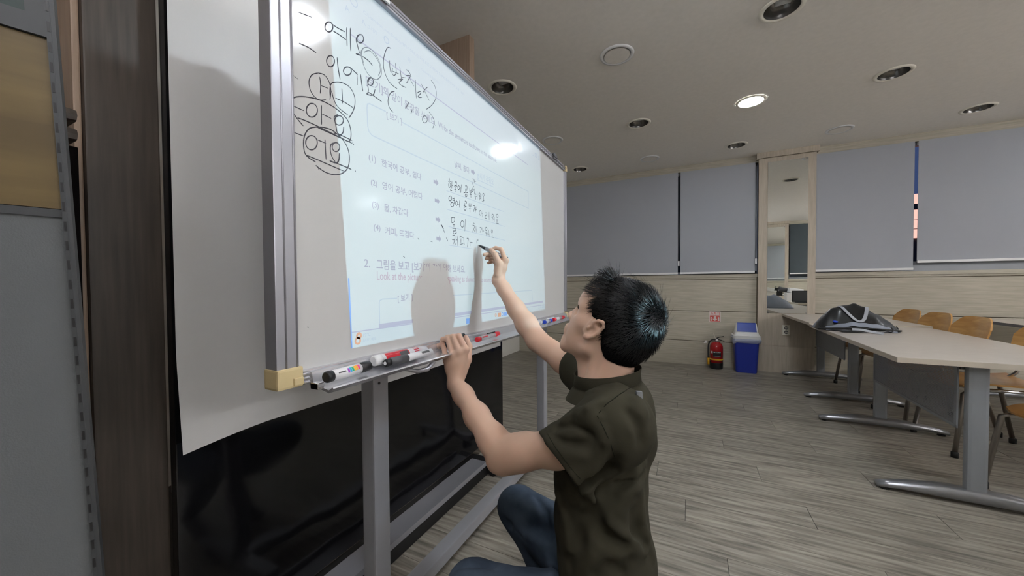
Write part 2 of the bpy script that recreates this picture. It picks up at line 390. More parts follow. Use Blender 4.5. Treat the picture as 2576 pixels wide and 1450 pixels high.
# ceiling downlights
gx = [-1.39, -.47, .485, 1.42, 2.42, 3.4, 4.4]
gy = [.35, 1.46, 2.66, 3.87, 5.0]
lit = {(.485, 3.87), (.485, 1.46)}
def ring(x, y, ro, ri, z0, z1):
    return MB().loft([((x, y, z1), ri), ((x, y, z0), ri), ((x, y, z0 - .001), ri + .004), ((x, y, z0), ro - .004), ((x, y, z1), ro)], 40, caps=False)
def downlight(x, y, kind, label, group):
    r = thing('downlight', label, 'ceiling light', (x, y, CEIL), group=group)
    R = .118
    b = MB().loft([((0, 0, CEIL - .001), R), ((0, 0, CEIL - .009), R - .004), ((0, 0, CEIL - .010), R - .02), ((0, 0, CEIL - .004), R - .028)], 40, caps=False)
    for i in range(len(b.v)): v = b.v[i]; b.v[i] = (v[0] + x, v[1] + y, v[2])
    b.build('trim_ring', 'ivory_plastic' if kind != 'cover' else 'white_plastic', parent=r)
    if kind == 'cover':
        MB().loft([((x, y, CEIL - .0105), .001), ((x, y, CEIL - .0100), .088)], 40, caps=False).build('cover_disc', 'ceiling_paint', parent=r)
    elif kind == 'open':
        c = MB().loft([((x, y, CEIL - .006), .090), ((x, y, CEIL + .035), .083), ((x, y, CEIL + .075), .055), ((x, y, CEIL + .078), .001)], 40, caps=False)
        c.build('reflector', 'lamp_inner', parent=r)
        MB().cyl((x - .03, y, CEIL + .05), (x + .05, y, CEIL + .05), .012).cyl((x - .03, y + .03, CEIL + .05), (x + .05, y + .03, CEIL + .05), .012).build('bulb', 'white_plastic', parent=r)
    else:
        MB().loft([((x, y, CEIL - .0105), .001), ((x, y, CEIL - .0100), .092)], 40, caps=False).build('lens', {'warm': 'lamp_warm', 'near': 'lamp_glow_near'}.get(kind, 'lamp_glow'), parent=r)
    return r
# openings are cut into the ceiling so that the recessed cans are real
LABS = {
 (0.485, 2.66): ('open', 'large dark recessed downlight at the top right of the ceiling in view'),
 (-.47, 2.66): ('cover', 'big round blank ceiling cover left of the largest dark downlight'),
 (-1.39, 2.66): ('open', 'dark recessed downlight next to the wooden column'),
 (1.42, 3.87): ('open', 'dark recessed downlight right of the lit one'),
 (.485, 3.87): ('lit', 'lit round downlight in the middle of the ceiling'),
 (-.47, 3.87): ('open', 'dark recessed downlight left of the lit one'),
 (-1.39, 3.87): ('cover', 'round blank ceiling cover just above the whiteboard corner'),
 (2.42, 5.0): ('open', 'dark recessed downlight nearest the right edge by the blinds'),
 (1.42, 5.0): ('cover', 'round blank ceiling cover above the wide right-hand blinds'),
 (.485, 5.0): ('open', 'small dark recessed downlight left of the oak pillar top'),
 (-.47, 5.0): ('cover', 'small round blank ceiling cover near the far wall'),
 (-1.39, 5.0): ('open', 'smallest dark recessed downlight near the far blinds on the left'),
 (.68, 1.46): ('near', 'lit downlight overhead, seen only mirrored in the top left of the whiteboard'),
 (4.0, 5.0): ('lit', 'added lit downlight beyond the right edge of the photo by the blinds'),  # unseen, added for brightness where the glare on the board points
 (2.6, .3): ('open', 'dark downlight over the projector desk outside the photo'),
 (-1.0, -.25): ('warm', 'added warm lit downlight above the office partition outside the photo'),  # unseen, added for the warm light on the column's side face
 (1.42, .2): ('open', 'dark downlight behind the viewer above the wall mirror'),
}
cutters = MB()
for (x, y), (k, lab) in LABS.items():
    downlight(x, y, k, lab, {'open': 'unlit recessed downlights', 'cover': 'round blank ceiling covers', 'lit': 'lit downlights', 'warm': None, 'near': 'lit downlights'}[k])
    if k == 'open': cutters.cyl((x, y, CEIL - .05), (x, y, CEIL + .2), .091, n=40)
ce = bpy.data.objects['ceiling']
co = cutters.build('cutter', 'ceiling_paint')
md = ce.modifiers.new('b', 'BOOLEAN'); md.object = co; md.operation = 'DIFFERENCE'; md.solver = 'EXACT'
dg = bpy.context.evaluated_depsgraph_get(); me = bpy.data.meshes.new_from_object(ce.evaluated_get(dg)); ce.modifiers.clear(); ce.data = me
bpy.data.objects.remove(co)

# unseen tube lamps right of the frame, added to brighten ceiling and room
for i, (x, y, lab) in enumerate(((4.7, .6, 'added hanging fill lamp nearer the wall behind the viewer, outside the photo'), (4.7, 2.3, 'added hanging fill lamp nearer the blinds, outside the photo'))):
    r = thing('fill_lamp', lab, 'ceiling light', (x, y, 2.18), group='added hanging fill lamps outside the photo')
    MB().box((x - .09, y - .75, 2.235), (x + .09, y + .75, 2.25)).build('lamp_tray', 'white_plastic', parent=r)
    for dx in (-.05, .05): MB().cyl((x + dx, y - .72, 2.275), (x + dx, y + .72, 2.275), .019, n=12).cyl((x + dx, y - .72, 2.21), (x + dx, y + .72, 2.21), .019, n=12).build('tube', 'fill_tube_glow', parent=r, kind='stuff')
    for dy in (-.6, .6): MB().cyl((x, y + dy, 2.25), (x, y + dy, CEIL), .004, n=8).build('cable', 'dark_gray', parent=r)

r = thing('fill_lamp', 'added hanging fill lamp behind the viewer, outside the photo', 'ceiling light', (.55, -.38, 2.28), group='added hanging fill lamps outside the photo')  # unseen, added to lift the near ceiling, screen and shirt
MB().box((-.15, -.46, 2.335), (1.25, -.30, 2.35)).build('lamp_tray', 'white_plastic', parent=r)
for zz in (2.315, 2.372): MB().cyl((-.10, -.38, zz), (1.20, -.38, zz), .019, n=12).build('tube', 'fill_tube_glow_near', parent=r)
for dx in (0, 1.1): MB().cyl((dx, -.38, 2.35), (dx, -.38, CEIL), .004, n=8).build('cable', 'dark_gray', parent=r)
# ================================================================== PROJECTION SCREEN, BLACK PANEL
XS = -1.14
def scr(u, v):
    y = .427 + (2.125 - .427) * u
    zb = .700 - .012 * max(0, 1 - u / .12)
    z = zb + (2.16 - zb) * v
    x = XS + .010 * math.sin(u * 3.1) * (1 - v) ** 2 + .022 * max(0, 1 - u / .12) ** 2 * max(0, 1 - v * 6)
    return (x, y, z)
t = thing('projection_screen', 'large white pull-down projection screen behind the whiteboard', 'projection screen', (XS, 1.27, .69))
f = MB(); f.grid(scr, 40, 40); f.grid(lambda u, v: (scr(u, v)[0] - .0012, scr(u, v)[1], scr(u, v)[2]), 40, 40); f.build('screen_cloth', 'screen_white', parent=t)
MB().box((XS - .03, .40, 2.15), (XS + .04, 2.15, 2.22), bev=.006).build('screen_case', 'white_plastic', parent=t)
t = thing('black_panel', 'tall glossy black panel standing behind the screen on a black base', 'panel', (-1.2, 1.3, 0))
MB().box((-1.195, .43, .10), (-1.165, 2.20, 2.14), bev=.003).build('glossy_sheet', 'black_gloss', parent=t)
MB().box((-1.20, .428, .0), (-1.055, 1.86, .070), bev=.004).build('base_plinth', 'black_plastic', parent=t)
MB().box((-1.165, .43, .066), (-1.046, 1.80, .072)).box((-1.054, .43, .071), (-1.046, 1.80, .090)).build('aluminium_rail', 'aluminium', parent=t)
for yy in (1.80, .6):
    MB().cyl((-1.02, yy - .012, .028), (-1.02, yy + .012, .028), .028).build('caster', 'rubber', parent=t)
    MB().box((-1.06, yy - .02, .03), (-1.0, yy + .02, .066), bev=.004).build('caster_bracket', 'black_plastic', parent=t)

# ================================================================== WHITEBOARD
XB = -.75
Y0, Y1, Z0, Z1 = .432, 2.325, .888, 1.885
wbd = thing('whiteboard', 'mobile whiteboard on a gray steel stand, covered in handwriting and a projected lesson painted on', 'whiteboard', (-.8, 1.38, 0))
MB().box((-.768, Y0 + .02, Z0 + .01), (XB, Y1 - .02, Z1 - .02)).build('writing_surface', 'board_white', parent=wbd)
MB().box((-.774, Y0 + .02, Z0 + .01), (-.769, Y1 - .02, Z1 - .02)).build('back_sheet', 'post_paint', parent=wbd)
fr = MB()      # left profile with fluted ribs
def vprofile(b, ya, yb, sgn):
    b.box((-.776, ya, Z0 + .045), (-.738, yb, Z1 - .03), bev=.002)
    w = (yb - ya)
    for c in (ya + w * .42, yb - .004): b.cyl((-.7385, c, Z0 + .045), (-.7385, c, Z1 - .03), .0022, n=8)
vprofile(fr, Y0, Y0 + .046, 1); fr.build('frame_side', 'aluminium', parent=wbd)
fr = MB(); vprofile(fr, Y1 - .03, Y1, -1); fr.build('frame_side', 'aluminium', parent=wbd)
fr = MB().box((-.776, Y0 + .03, Z1 - .026), (-.738, Y1 - .02, Z1), bev=.002)
for k in range(2): fr.cyl((-.738, Y0 + .04, Z1 - .008 - k * .009), (-.738, Y1 - .03, Z1 - .008 - k * .009), .0028, n=8)
fr.build('frame_top', 'aluminium', parent=wbd)
fr = MB().box((-.776, Y0 + .045, Z0 + .004), (-.738, Y1 - .03, Z0 + .034), bev=.002)
for k in range(3): fr.cyl((-.738, Y0 + .05, Z0 + .008 + k * .009), (-.738, Y1 - .03, Z0 + .008 + k * .009), .0028, n=8)
fr.build('frame_bottom', 'alu_bright', parent=wbd)
for (ya, yb, za, zb, sy, sz) in ((Y0 - .002, Y0 + .052, Z0 + .004, Z0 + .046, 1, 1), (Y1 - .045, Y1 + .002, Z0 - .006, Z0 + .036, -1, 1), (Y0 - .002, Y0 + .04, Z1 - .035, Z1 + .003, 1, -1), (Y1 - .034, Y1 + .002, Z1 - .03, Z1 + .003, -1, -1)):
    c = MB().box((-.779, ya, za), (-.733, yb, zb), bev=.005)
    y_, z_ = (yb - .018, yb) if sy > 0 else (ya, ya + .018), (za, za + .02) if sz > 0 else (zb - .02, zb)
    c.box((-.735, y_[0] - .004, z_[0] + .004), (-.729, y_[1] - .002, z_[1]), bev=.002)
    c.build('corner_cap', 'beige_plastic', parent=wbd)
# tray: sloping shelf with lip
tr = MB()
def yz(x, z): return (x, z)
prof = [(-.738, Z0 + .030), (-.730, Z0 + .029), (-.724, Z0 + .006), (-.676, Z0 - .004), (-.664, Z0 + .004), (-.662, Z0 + .001), (-.676, Z0 - .010), (-.728, Z0 + .001), (-.738, Z0 + .0)]
tr.prism([(x, .50, z) for x, z in prof], (0, 2.285 - .50, 0)); tr.build('tray', 'alu_bright', parent=wbd)
MB().box((-.724, .492, Z0 - .004), (-.70, .508, Z0 + .010), bev=.002).build('tray_end_screw', 'chrome', parent=wbd)
hk = MB().loft([((-.70, .745, Z0 - .012), .005), ((-.69, .79, Z0 - .028), .006), ((-.68, .82, Z0 - .027), .007), ((-.678, .845, Z0 - .012), .007), ((-.69, .84, Z0 - .006), .004)], 10)
hk.build('tray_latch', 'aluminium', parent=wbd)
# stand: posts, feet, casters, stretcher
for yp in (.742, 2.035):
    MB().box((-.83, yp - .028, .075), (-.782, yp + .028, 1.42), bev=.006).build('post', 'post_paint', parent=wbd)
    MB().box((-1.02, yp - .022, .062), (-.55, yp + .022, .10), bev=.008).build('foot_bar', 'post_paint', parent=wbd)
    MB().cyl((-.79, yp + .035, .872), (-.77, yp + .035, .872), .010).build('pivot_knob', 'dark_gray', parent=wbd)
    MB().cyl((-.7815, yp - .008, .83), (-.779, yp - .008, .83), .0035, n=12).build('screw_hole', 'black_plastic', parent=wbd)
    for xc in (-.98, -.59):
        w = MB().cyl((xc, yp - .012, .024), (xc, yp + .012, .024), .024)
        MB().box((xc - .014, yp - .016, .02), (xc + .014, yp - .012, .064)).box((xc - .014, yp + .012, .02), (xc + .014, yp + .016, .064)).box((xc - .016, yp - .016, .05), (xc + .016, yp + .016, .064)).build('caster_fork', 'black_plastic', parent=w.build('caster', 'rubber', parent=wbd))
MB().box((-.868, .745, .062), (-.815, 2.03, .108), bev=.004).build('stretcher', 'post_paint', parent=wbd)
# clips on the top edge
for yc, mt in ((.715, 'white_plastic'), (2.08, 'dark_gray')):
    r = thing('clip', 'white clip on the top edge of the whiteboard' if mt == 'white_plastic' else 'small dark clip on the top edge near the far corner of the whiteboard', 'clip', (-.75, yc, Z1 - .02))
    MB().box((-.782, yc - .028, Z1 + .001), (-.728, yc + .028, Z1 + .010), bev=.003).box((-.734, yc - .028, Z1 - .022), (-.728, yc + .028, Z1 + .004), bev=.002).build('clip_body', mt, parent=r)
    MB().box((-.731, yc - .03, Z1 - .012), (-.7255, yc + .03, Z1 - .006), bev=.001).build('clip_edge', 'black_plastic', parent=r)

# ---------------- handwriting: strokes traced as ink ribbons lying on the board
def ell(cx, cy, rx, ry, n=14, a0=-90, rot=0):
    out = []
    for k in range(n + 1):
        a = math.radians(a0 + 370 * k / n); x = rx * math.cos(a); y = ry * math.sin(a); c, s_ = math.cos(math.radians(rot)), math.sin(math.radians(rot))
        out.append((cx + x * c - y * s_, cy + x * s_ + y * c))
    return out
def write(label, strokes, x0, y0, s, w=.0026, mt='ink'):
    b = MB(); big = s < 6; grp = None
    for si, st in enumerate(strokes):
        if big: b = MB()
        ww = w
        if isinstance(st, dict): ww = st['w'] * w; st = st['p']
        P = []
        for (x, y) in st: q = onx(x0 + x / s, y0 + y / s, XB); P.append(Vector((0, q.y, q.z)))
        if len(P) > 2: P = cat_rom(P, 4)
        if len(P) == 2: P = [P[0], P[0].lerp(P[1], .5), P[1]]
        vs = []; n = len(P)
        for i, p in enumerate(P):
            tt = P[min(i + 1, n - 1)] - P[max(i - 1, 0)]
            tt = tt.normalized() if tt.length > 1e-9 else Vector((0, 1, 0))
            sd = Vector((0, -tt.z, tt.y)) * (ww / 2) * (0.55 if i in (0, n - 1) else 1.0)
            vs += [Vector((XB + .0002, p.y, p.z)) + sd, Vector((XB + .0006, p.y, p.z)), Vector((XB + .0002, p.y, p.z)) - sd]
        fs = []
        for i in range(n - 1): fs += [(3 * i, 3 * i + 1, 3 * i + 4, 3 * i + 3), (3 * i + 1, 3 * i + 2, 3 * i + 5, 3 * i + 4)]
        b.add(vs, fs)
        if big:
            o = b.build('pen_stroke' if si else 'handwriting', mt, parent=grp or wbd, label=None if si else label); grp = grp or o
    return grp or b.build('handwriting', mt, parent=wbd, label=label, kind='stuff')
C1 = (700, 0, 3.02)
write('handwritten Korean syllables ending in a small circle, first line',
 [[(152, 92), (255, 132)], ell(385, 205, 30, 38), [(400, 178), (450, 212), (505, 242)], [(415, 235), (460, 262), (515, 302)], [(520, 210), (521, 280), (523, 352)], [(548, 213), (548, 300), (551, 390)],
  ell(623, 295, 25, 32), [(640, 266), (610, 266), (592, 300), (600, 340), (612, 385), (618, 408)], {'p': [(588, 408), (627, 421)], 'w': 1.6}, [(640, 428), (685, 462), (716, 498)]], *C1)
write('grey rings drawn round a dash', [[(645, 365), (628, 400), (640, 470), (670, 545), (710, 590), (750, 605), (782, 570), (780, 510), (755, 440), (720, 390), (680, 362), (645, 368), (634, 410), (648, 480)],
  [(650, 398), (690, 385), (730, 420), (765, 480), (775, 540), (760, 575)]], *C1, w=.0022, mt='ink_faint')
write('second handwritten Korean line with a leading dash',
 [[(157, 328), (230, 362), (288, 402)], ell(397, 465, 30, 42), [(447, 437), (455, 520), (470, 605)], ell(525, 540, 30, 32), [(545, 512), (580, 545), (603, 567)], [(597, 548), (600, 648)], [(625, 565), (633, 630), (642, 695)],
  ell(700, 620, 22, 30), [(712, 592), (690, 600), (680, 640), (684, 685), (680, 705)], [(735, 680), (725, 715), (705, 724), (672, 715), (690, 705), (720, 725), (785, 772)]], *C1)
write('two circled vowel signs', [[(302, 555), (255, 570), (233, 620), (245, 690), (280, 740), (320, 760), (362, 758)], [(302, 555), (350, 570), (385, 620), (400, 690), (392, 758)], [(315, 585), (322, 650), (318, 712)], [(322, 650), (380, 672)],
  [(395, 745), (392, 690), (400, 640), (430, 625), (480, 628), (540, 660), (575, 720), (583, 780), (570, 840), (535, 900)], [(405, 690), (425, 765), (460, 820), (530, 875)], [(483, 672), (486, 730), (488, 787)], [(433, 745), (500, 775), (570, 820)]], *C1, w=.0022)
write('circled third handwritten line', [[(113, 805), (195, 842)], ell(255, 838, 42, 52), [(328, 800), (327, 870), (329, 948)], [(330, 865), (402, 900)], ell(462, 915, 32, 36), [(455, 870), (425, 890), (432, 930), (440, 970), (447, 1005), (462, 1020)], [(497, 962), (490, 1010), (462, 1030)],
  [(420, 1010), (480, 1030), (560, 1068)], [(190, 958), (150, 910), (115, 860), (95, 800), (98, 760), (130, 738), (200, 735), (300, 755), (400, 800), (480, 860), (530, 920), (552, 1000), (548, 1060), (530, 1075), (480, 1050), (400, 1010), (300, 960), (200, 915), (145, 895)],
  [(290, 965), (400, 1015), (562, 1090)], {'p': [(564, 1078), (568, 1082)], 'w': 1.6}, {'p': [(569, 1096), (573, 1100)], 'w': 1.6}], *C1)
write('circled fourth handwritten line', [[(122, 1008), (195, 1035)], ell(252, 1085, 44, 54), [(290, 1060), (362, 1090)], [(355, 1060), (358, 1130), (363, 1214)], ell(438, 1118, 28, 34), [(430, 1085), (400, 1100), (396, 1150), (412, 1200), (432, 1230)], {'p': [(465, 1165), (460, 1215), (440, 1238), (390, 1222)], 'w': 1.3},
  [(440, 1240), (510, 1268), (555, 1288)], [(318, 964), (240, 975), (200, 1030), (192, 1110), (212, 1182), (285, 1232)], [(318, 964), (400, 985), (470, 1040), (520, 1110), (540, 1190), (530, 1270), (490, 1315), (430, 1328), (360, 1310), (300, 1270), (285, 1256)], [(207, 1178), (300, 1215), (500, 1302)],
  {'p': [(303, 1280), (307, 1284)], 'w': 1.6}, {'p': [(583, 1299), (587, 1303)], 'w': 1.6}], *C1)
C2 = (880, 120, 4.532)
write('bracketed Korean word with a cross', [[(470, 8), (430, 0), (398, 70), (382, 160), (392, 260), (430, 360), (480, 425), (540, 468)], [(452, 145), (455, 210), (465, 280)], [(488, 232), (480, 285), (505, 318), (528, 280), (520, 175)], [(482, 265), (560, 300)],
  [(570, 215), (578, 290), (592, 370)], [(590, 340), (635, 345)], [(545, 365), (605, 360), (560, 398), (590, 432), (640, 455)], [(642, 252), (672, 272), (702, 332)], [(640, 318), (690, 320), (668, 365), (645, 408)], [(680, 345), (730, 440)], [(748, 370), (750, 480), (760, 578)],
  [(765, 520), (800, 498), (808, 520), (778, 555), (790, 568), (820, 566)], [(885, 452), (855, 478), (830, 515)], [(815, 415), (860, 510), (906, 605)], [(925, 370), (965, 430), (985, 510), (975, 590), (930, 660), (870, 705)]], *C2, w=.0022)
write('bracketed circle marks over the lesson title', [[(510, 500), (470, 510), (440, 570), (437, 640), (460, 700), (495, 738)], {'p': [(672, 625), (650, 665), (630, 695)], 'w': 1.5}, {'p': [(712, 705), (696, 755)], 'w': 1.3}, ell(855, 818, 28, 40), [(900, 730), (950, 800), (964, 860), (945, 920)], {'p': [(465, 450), (469, 454)], 'w': 1.5}], *C2, w=.0022)
CA = (1100, 430, 12.88)
write('handwritten answer to the first question', [[(395, 240), (395, 322)], [(355, 345), (400, 335), (440, 350)], ell(398, 460, 32, 72), [(475, 325), (470, 450), (468, 570)], [(470, 470), (510, 490)], [(435, 580), (430, 650), (478, 635)],
  [(570, 372), (625, 360), (610, 480)], [(545, 495), (600, 480), (650, 500)], [(600, 490), (600, 600)], [(555, 610), (605, 600), (600, 700)], ell(695, 545, 30, 62), [(700, 590), (760, 545)], [(780, 440), (770, 580), (760, 715)],
  [(900, 490), (965, 500), (950, 660)], [(912, 570), (912, 690)], {'p': [(855, 725), (910, 695), (990, 710)], 'w': 1.3}, ell(933, 800, 30, 48), [(1050, 550), (1048, 690), (1075, 725), (1105, 690), (1105, 590)], [(1050, 660), (1100, 655)], [(1045, 765), (1115, 770)], [(1085, 770), (1092, 880)],
  [(1145, 262), (1175, 262), (1165, 340), (1142, 440)], [(1215, 262), (1195, 400)], [(1200, 340), (1258, 340)], [(1185, 490), (1138, 600), (1138, 685), (1212, 575)],
  [(1215, 620), (1210, 690), (1203, 770)], [(1215, 690), (1255, 785)], [(1200, 825), (1230, 815), (1280, 835)], [(1240, 835), (1243, 935)], [(1290, 660), (1295, 935)],
  ell(1368, 765, 22, 45), [(1350, 840), (1410, 850)], [(1378, 850), (1370, 960)], [(1422, 775), (1415, 980)], [(1385, 905), (1415, 900)], ell(1495, 780, 25, 48), [(1488, 830), (1480, 950)], [(1445, 1000), (1545, 935)], [(1500, 850), (1505, 1020)]], *CA, w=.0024)
write('handwritten answer to the second question, first half', [ell(420, 895, 48, 78), [(490, 895), (560, 915)], [(485, 950), (570, 965)], [(568, 845), (558, 960), (545, 1070)], ell(483, 1095, 50, 72), ell(625, 1050, 35, 72), [(675, 1080), (712, 1080)], [(722, 960), (712, 1195)],
  [(890, 980), (948, 1000), (925, 1110)], [(895, 1040), (885, 1140)], [(850, 1125), (955, 1170)], ell(900, 1225, 35, 52), [(1030, 1050), (1028, 1150), (1058, 1185), (1088, 1150), (1085, 1055)], [(1030, 1120), (1085, 1120)], [(1155, 1120), (1215, 1150), (1195, 1250), (1175, 1330)]], *CA, w=.0024)
CB = (1100, 520, 12.085)
write('handwritten answer to the second question, second half', [[(955, 65), (1030, 75)], [(990, 75), (995, 180)], [(1180, 0), (1165, 100), (1152, 200)], [(1172, 95), (1200, 100)], ell(1307, 190, 30, 72), [(1340, 200), (1380, 205)], [(1385, 110), (1375, 325)],
  [(1455, 190), (1505, 200), (1490, 265), (1460, 280), (1458, 350), (1505, 360)], [(1540, 240), (1570, 265)], [(1535, 300), (1575, 315)], [(1572, 165), (1578, 425)], ell(1683, 272, 25, 42), [(1645, 325), (1705, 350)], [(1675, 350), (1668, 440)], [(1700, 400), (1735, 395)], [(1738, 315), (1732, 480)],
  ell(1820, 280, 28, 48), [(1808, 370), (1808, 490)], [(1828, 370), (1828, 490)], {'p': [(1785, 505), (1870, 518)], 'w': 1.2}], *CB, w=.0024)
write('handwritten answer to the third question', [[(430, 330), (432, 480), (500, 475), (530, 420), (515, 330), (430, 335)], [(465, 540), (530, 555)], [(505, 555), (505, 625)], [(455, 660), (555, 670), (550, 740), (485, 745), (500, 830), (590, 795)],
  ell(760, 530, 48, 98), [(852, 380), (838, 750)], [(1095, 500), (1130, 515)], [(1070, 565), (1135, 600), (1070, 785)], [(1100, 690), (1150, 775)], [(1175, 590), (1185, 795)], [(1180, 705), (1215, 712)], [(1290, 635), (1350, 655), (1300, 795)], [(1378, 630), (1375, 785)], [(1380, 710), (1415, 755)],
  ell(1485, 682, 25, 52), [(1455, 795), (1530, 805)], [(1490, 800), (1498, 905)], [(1525, 850), (1565, 850)], [(1562, 710), (1582, 920)], ell(1663, 750, 20, 52), [(1660, 800), (1670, 920)], [(1635, 920), (1715, 945)], [(1757, 928), (1763, 934)]], *CB, w=.0024)
write('unfinished handwritten answer to the fourth question', [[(460, 890), (540, 905), (495, 1145)], [(445, 1005), (520, 1012)], [(560, 1020), (605, 1010)], [(605, 900), (622, 1195)], [(550, 1120), (575, 1190)], [(670, 935), (720, 915), (790, 950)], [(712, 970), (708, 1120)], [(745, 960), (748, 1120)], [(685, 1148), (790, 1130)], [(800, 950), (825, 1170)],
  [(895, 970), (945, 965), (940, 1030), (912, 1240)], [(985, 975), (998, 1205)], [(990, 1085), (1072, 1095)], [(1250, 1018), (1205, 1030), (1203, 1130)]], *CB, w=.0024)
write('stray ink smears', [{'p': [(108, 550), (150, 600), (188, 690)], 'w': 1.8}, [(190, 700), (222, 800)], [(268, 940), (325, 1055)]], *CB)
write('small ink specks', [[(1014, 645), (1018, 648)], {'p': [(1051, 599), (1054, 604)], 'w': .8}, {'p': [(1082, 607), (1088, 609)], 'w': .6}, {'p': [(774, 822), (775, 826)], 'w': .8}, {'p': [(712, 184), (716, 190)], 'w': .5}, {'p': [(738, 190), (750, 200)], 'w': .5}], 0, 0, 1.0)

# ================================================================== PROJECTOR with its slide
pr = thing('projector', 'white projector on the desk beside the viewer throwing its light onto the whiteboard', 'projector', (PROJ_P.x + .13, PROJ_P.y, PROJ_P.z - .06))
ctr = Vector((XB, 1.26, 1.38)); ax = (ctr - PROJ_P).normalized()
K = .030
def slide_pt(q, k): return PROJ_P + (Vector(q) - PROJ_P) * k
LAYER = [0]
def slide(name, verts, faces, col, label=None):
    m_ = bpy.data.materials.new('slide_tint'); m_.use_nodes = True; nt = m_.node_tree; nt.nodes.clear()
    o_ = nt.nodes.new('ShaderNodeOutputMaterial'); tb = nt.nodes.new('ShaderNodeBsdfTransparent'); tb.inputs[0].default_value = (*col, 1); nt.links.new(tb.outputs[0], o_.inputs[0])
    k = K * (1 - .0012 * LAYER[0]); LAYER[0] += 1
    me = bpy.data.meshes.new(name); me.from_pydata([slide_pt((XB, v[0], v[1]), k) for v in verts], [], faces); me.materials.append(m_)
    return link(name, me, SLF, label=label, kind='stuff')
def B2(px, py): q = onx(px, py, XB); return (q.y, q.z)
class Sheet:
    def __init__(s): s.v = []; s.f = []
    def add(s, V, F): o = len(s.v); s.v += V; s.f += [tuple(i + o for i in f) for f in F]
    def text(s, t, a, b, vs=1.0, bold=.012):
        V, F = text_mesh(t, bold); A = Vector(B2(*a)); Bq = Vector(B2(*b)); d = Bq - A
        x0 = min(v.x for v in V); x1 = max(v.x for v in V); sc = d.length / (x1 - x0); u = d.normalized(); n = Vector((-u.y, u.x))
        s.add([tuple(A + u * ((v.x - x0) * sc) + n * (v.y * sc * vs)) for v in V], F)
    def line(s, pts, w):
        P0 = [Vector(B2(*p)) for p in pts]; P = [P0[0]]; vs_ = []
        for a_, b_ in zip(P0[:-1], P0[1:]):
            n_ = max(1, int((b_ - a_).length / .012)); P += [a_.lerp(b_, (k + 1) / n_) for k in range(n_)]
        for i, p in enumerate(P):
            tt = (P[min(i + 1, len(P) - 1)] - P[max(i - 1, 0)]).normalized(); n = Vector((-tt.y, tt.x)) * w / 2; vs_ += [tuple(p + n), tuple(p - n)]
        s.add(vs_, [(2 * i, 2 * i + 1, 2 * i + 3, 2 * i + 2) for i in range(len(P) - 1)])
    def poly(s, pts): s.add([tuple(B2(*p)) for p in pts], [tuple(range(len(pts)))])
    def arrow(s, c, w=.026):
        y, z = B2(*c); h = w * .42
        s.add([(y - w / 2, z + h * .5), (y + w * .05, z + h * .5), (y + w * .05, z + h), (y + w / 2, z), (y + w * .05, z - h), (y + w * .05, z - h * .5), (y - w / 2, z - h * .5)], [(0, 1, 5, 6), (2, 3, 4)])
    def disc(s, c, r, ri=0, n=16):
        y, z = B2(*c); v = [(y + r * math.cos(2 * math.pi * k / n), z + r * math.sin(2 * math.pi * k / n)) for k in range(n)]
        if ri: v += [(y + ri * math.cos(2 * math.pi * k / n), z + ri * math.sin(2 * math.pi * k / n)) for k in range(n)]; s.add(v, [(k, (k + 1) % n, n + (k + 1) % n, n + k) for k in range(n)])
        else: s.add(v, [tuple(range(n))])
TL, BL, BR = B2(833, 0), B2(885, 877), B2(1372, 778)
yl0, yl1 = .62, .566; yr0, yr1 = 1.951, 1.878; zt = 1.862
corners = [(yl0, BL[1]), (yr0, BR[1]), (yr1, zt), (yl1, zt)]
# opaque slide frame with the picture window
big = [(-.6, -.6), (3.1, -.6), (3.1, 3.4), (-.6, 3.4)]
me_v = corners + big; fr_f = [(4, 5, 1, 0), (5, 6, 2, 1), (6, 7, 3, 2), (7, 4, 0, 3)]
me = bpy.data.meshes.new('slide_frame'); me.from_pydata([slide_pt((XB, v[0], v[1]), K * 1.002) for v in me_v], [], fr_f); me.materials.append(MATS['black_plastic']); SLF = link('slide_frame', me, pr)
sh = Sheet(); sh.poly([(760, -60), (882, 86), (1097, 246), (1327, 415), (1372, 445), (1400, 380), (960, -60)]); slide('toolbar_tint', sh.v, sh.f, (.93, .90, 1.0))
sh = Sheet(); sh.poly([(860, 840), (1037, 813), (1400, 764), (1400, 800), (880, 900)]); slide('taskbar_tint', sh.v, sh.f, (.86, .95, 1.0))
# projector body: lamp house, lens barrel, feet
zr = ax.to_track_quat('X', 'Z').to_matrix().to_4x4()
PM = Matrix.Translation(PROJ_P) @ zr
bb = MB(); bb.box((-.30, -.15, -.050), (-.03, .15, .055), M=PM, bev=.012); bb.build('housing', 'white_plastic', parent=pr)
lb = MB(); lb.loft([(PM @ Vector((-.03, 0, 0)), .050), (PM @ Vector((.125, 0, 0)), .050), (PM @ Vector((.125, 0, 0)), .046), (PM @ Vector((-.028, 0, 0)), .046)], 32, caps=False)
lb.build('lens_barrel', 'dark_gray', parent=pr)
for k, (a_, b_) in enumerate(((-.27, -.12), (-.27, .12), (-.06, 0))):
    p = PM @ Vector((a_, b_, -.05)); MB().cyl((p.x, p.y, p.z + .004), (p.x, p.y, .9065), .010).build('foot', 'black_plastic', parent=pr)
sp = bpy.data.lights.new('projector_lamp', 'SPOT'); sp.energy = PROJ_W; sp.color = (.50, .86, 1.0); sp.shadow_soft_size = 0.0; sp.spot_size = math.radians(36); sp.spot_blend = 0.0; sp.use_shadow = True
so = bpy.data.objects.new('projector_lamp', sp); COL.objects.link(so); so.matrix_basis = Matrix.Translation(PROJ_P) @ ax.to_track_quat('-Z', 'Y').to_matrix().to_4x4(); put(so, pr)
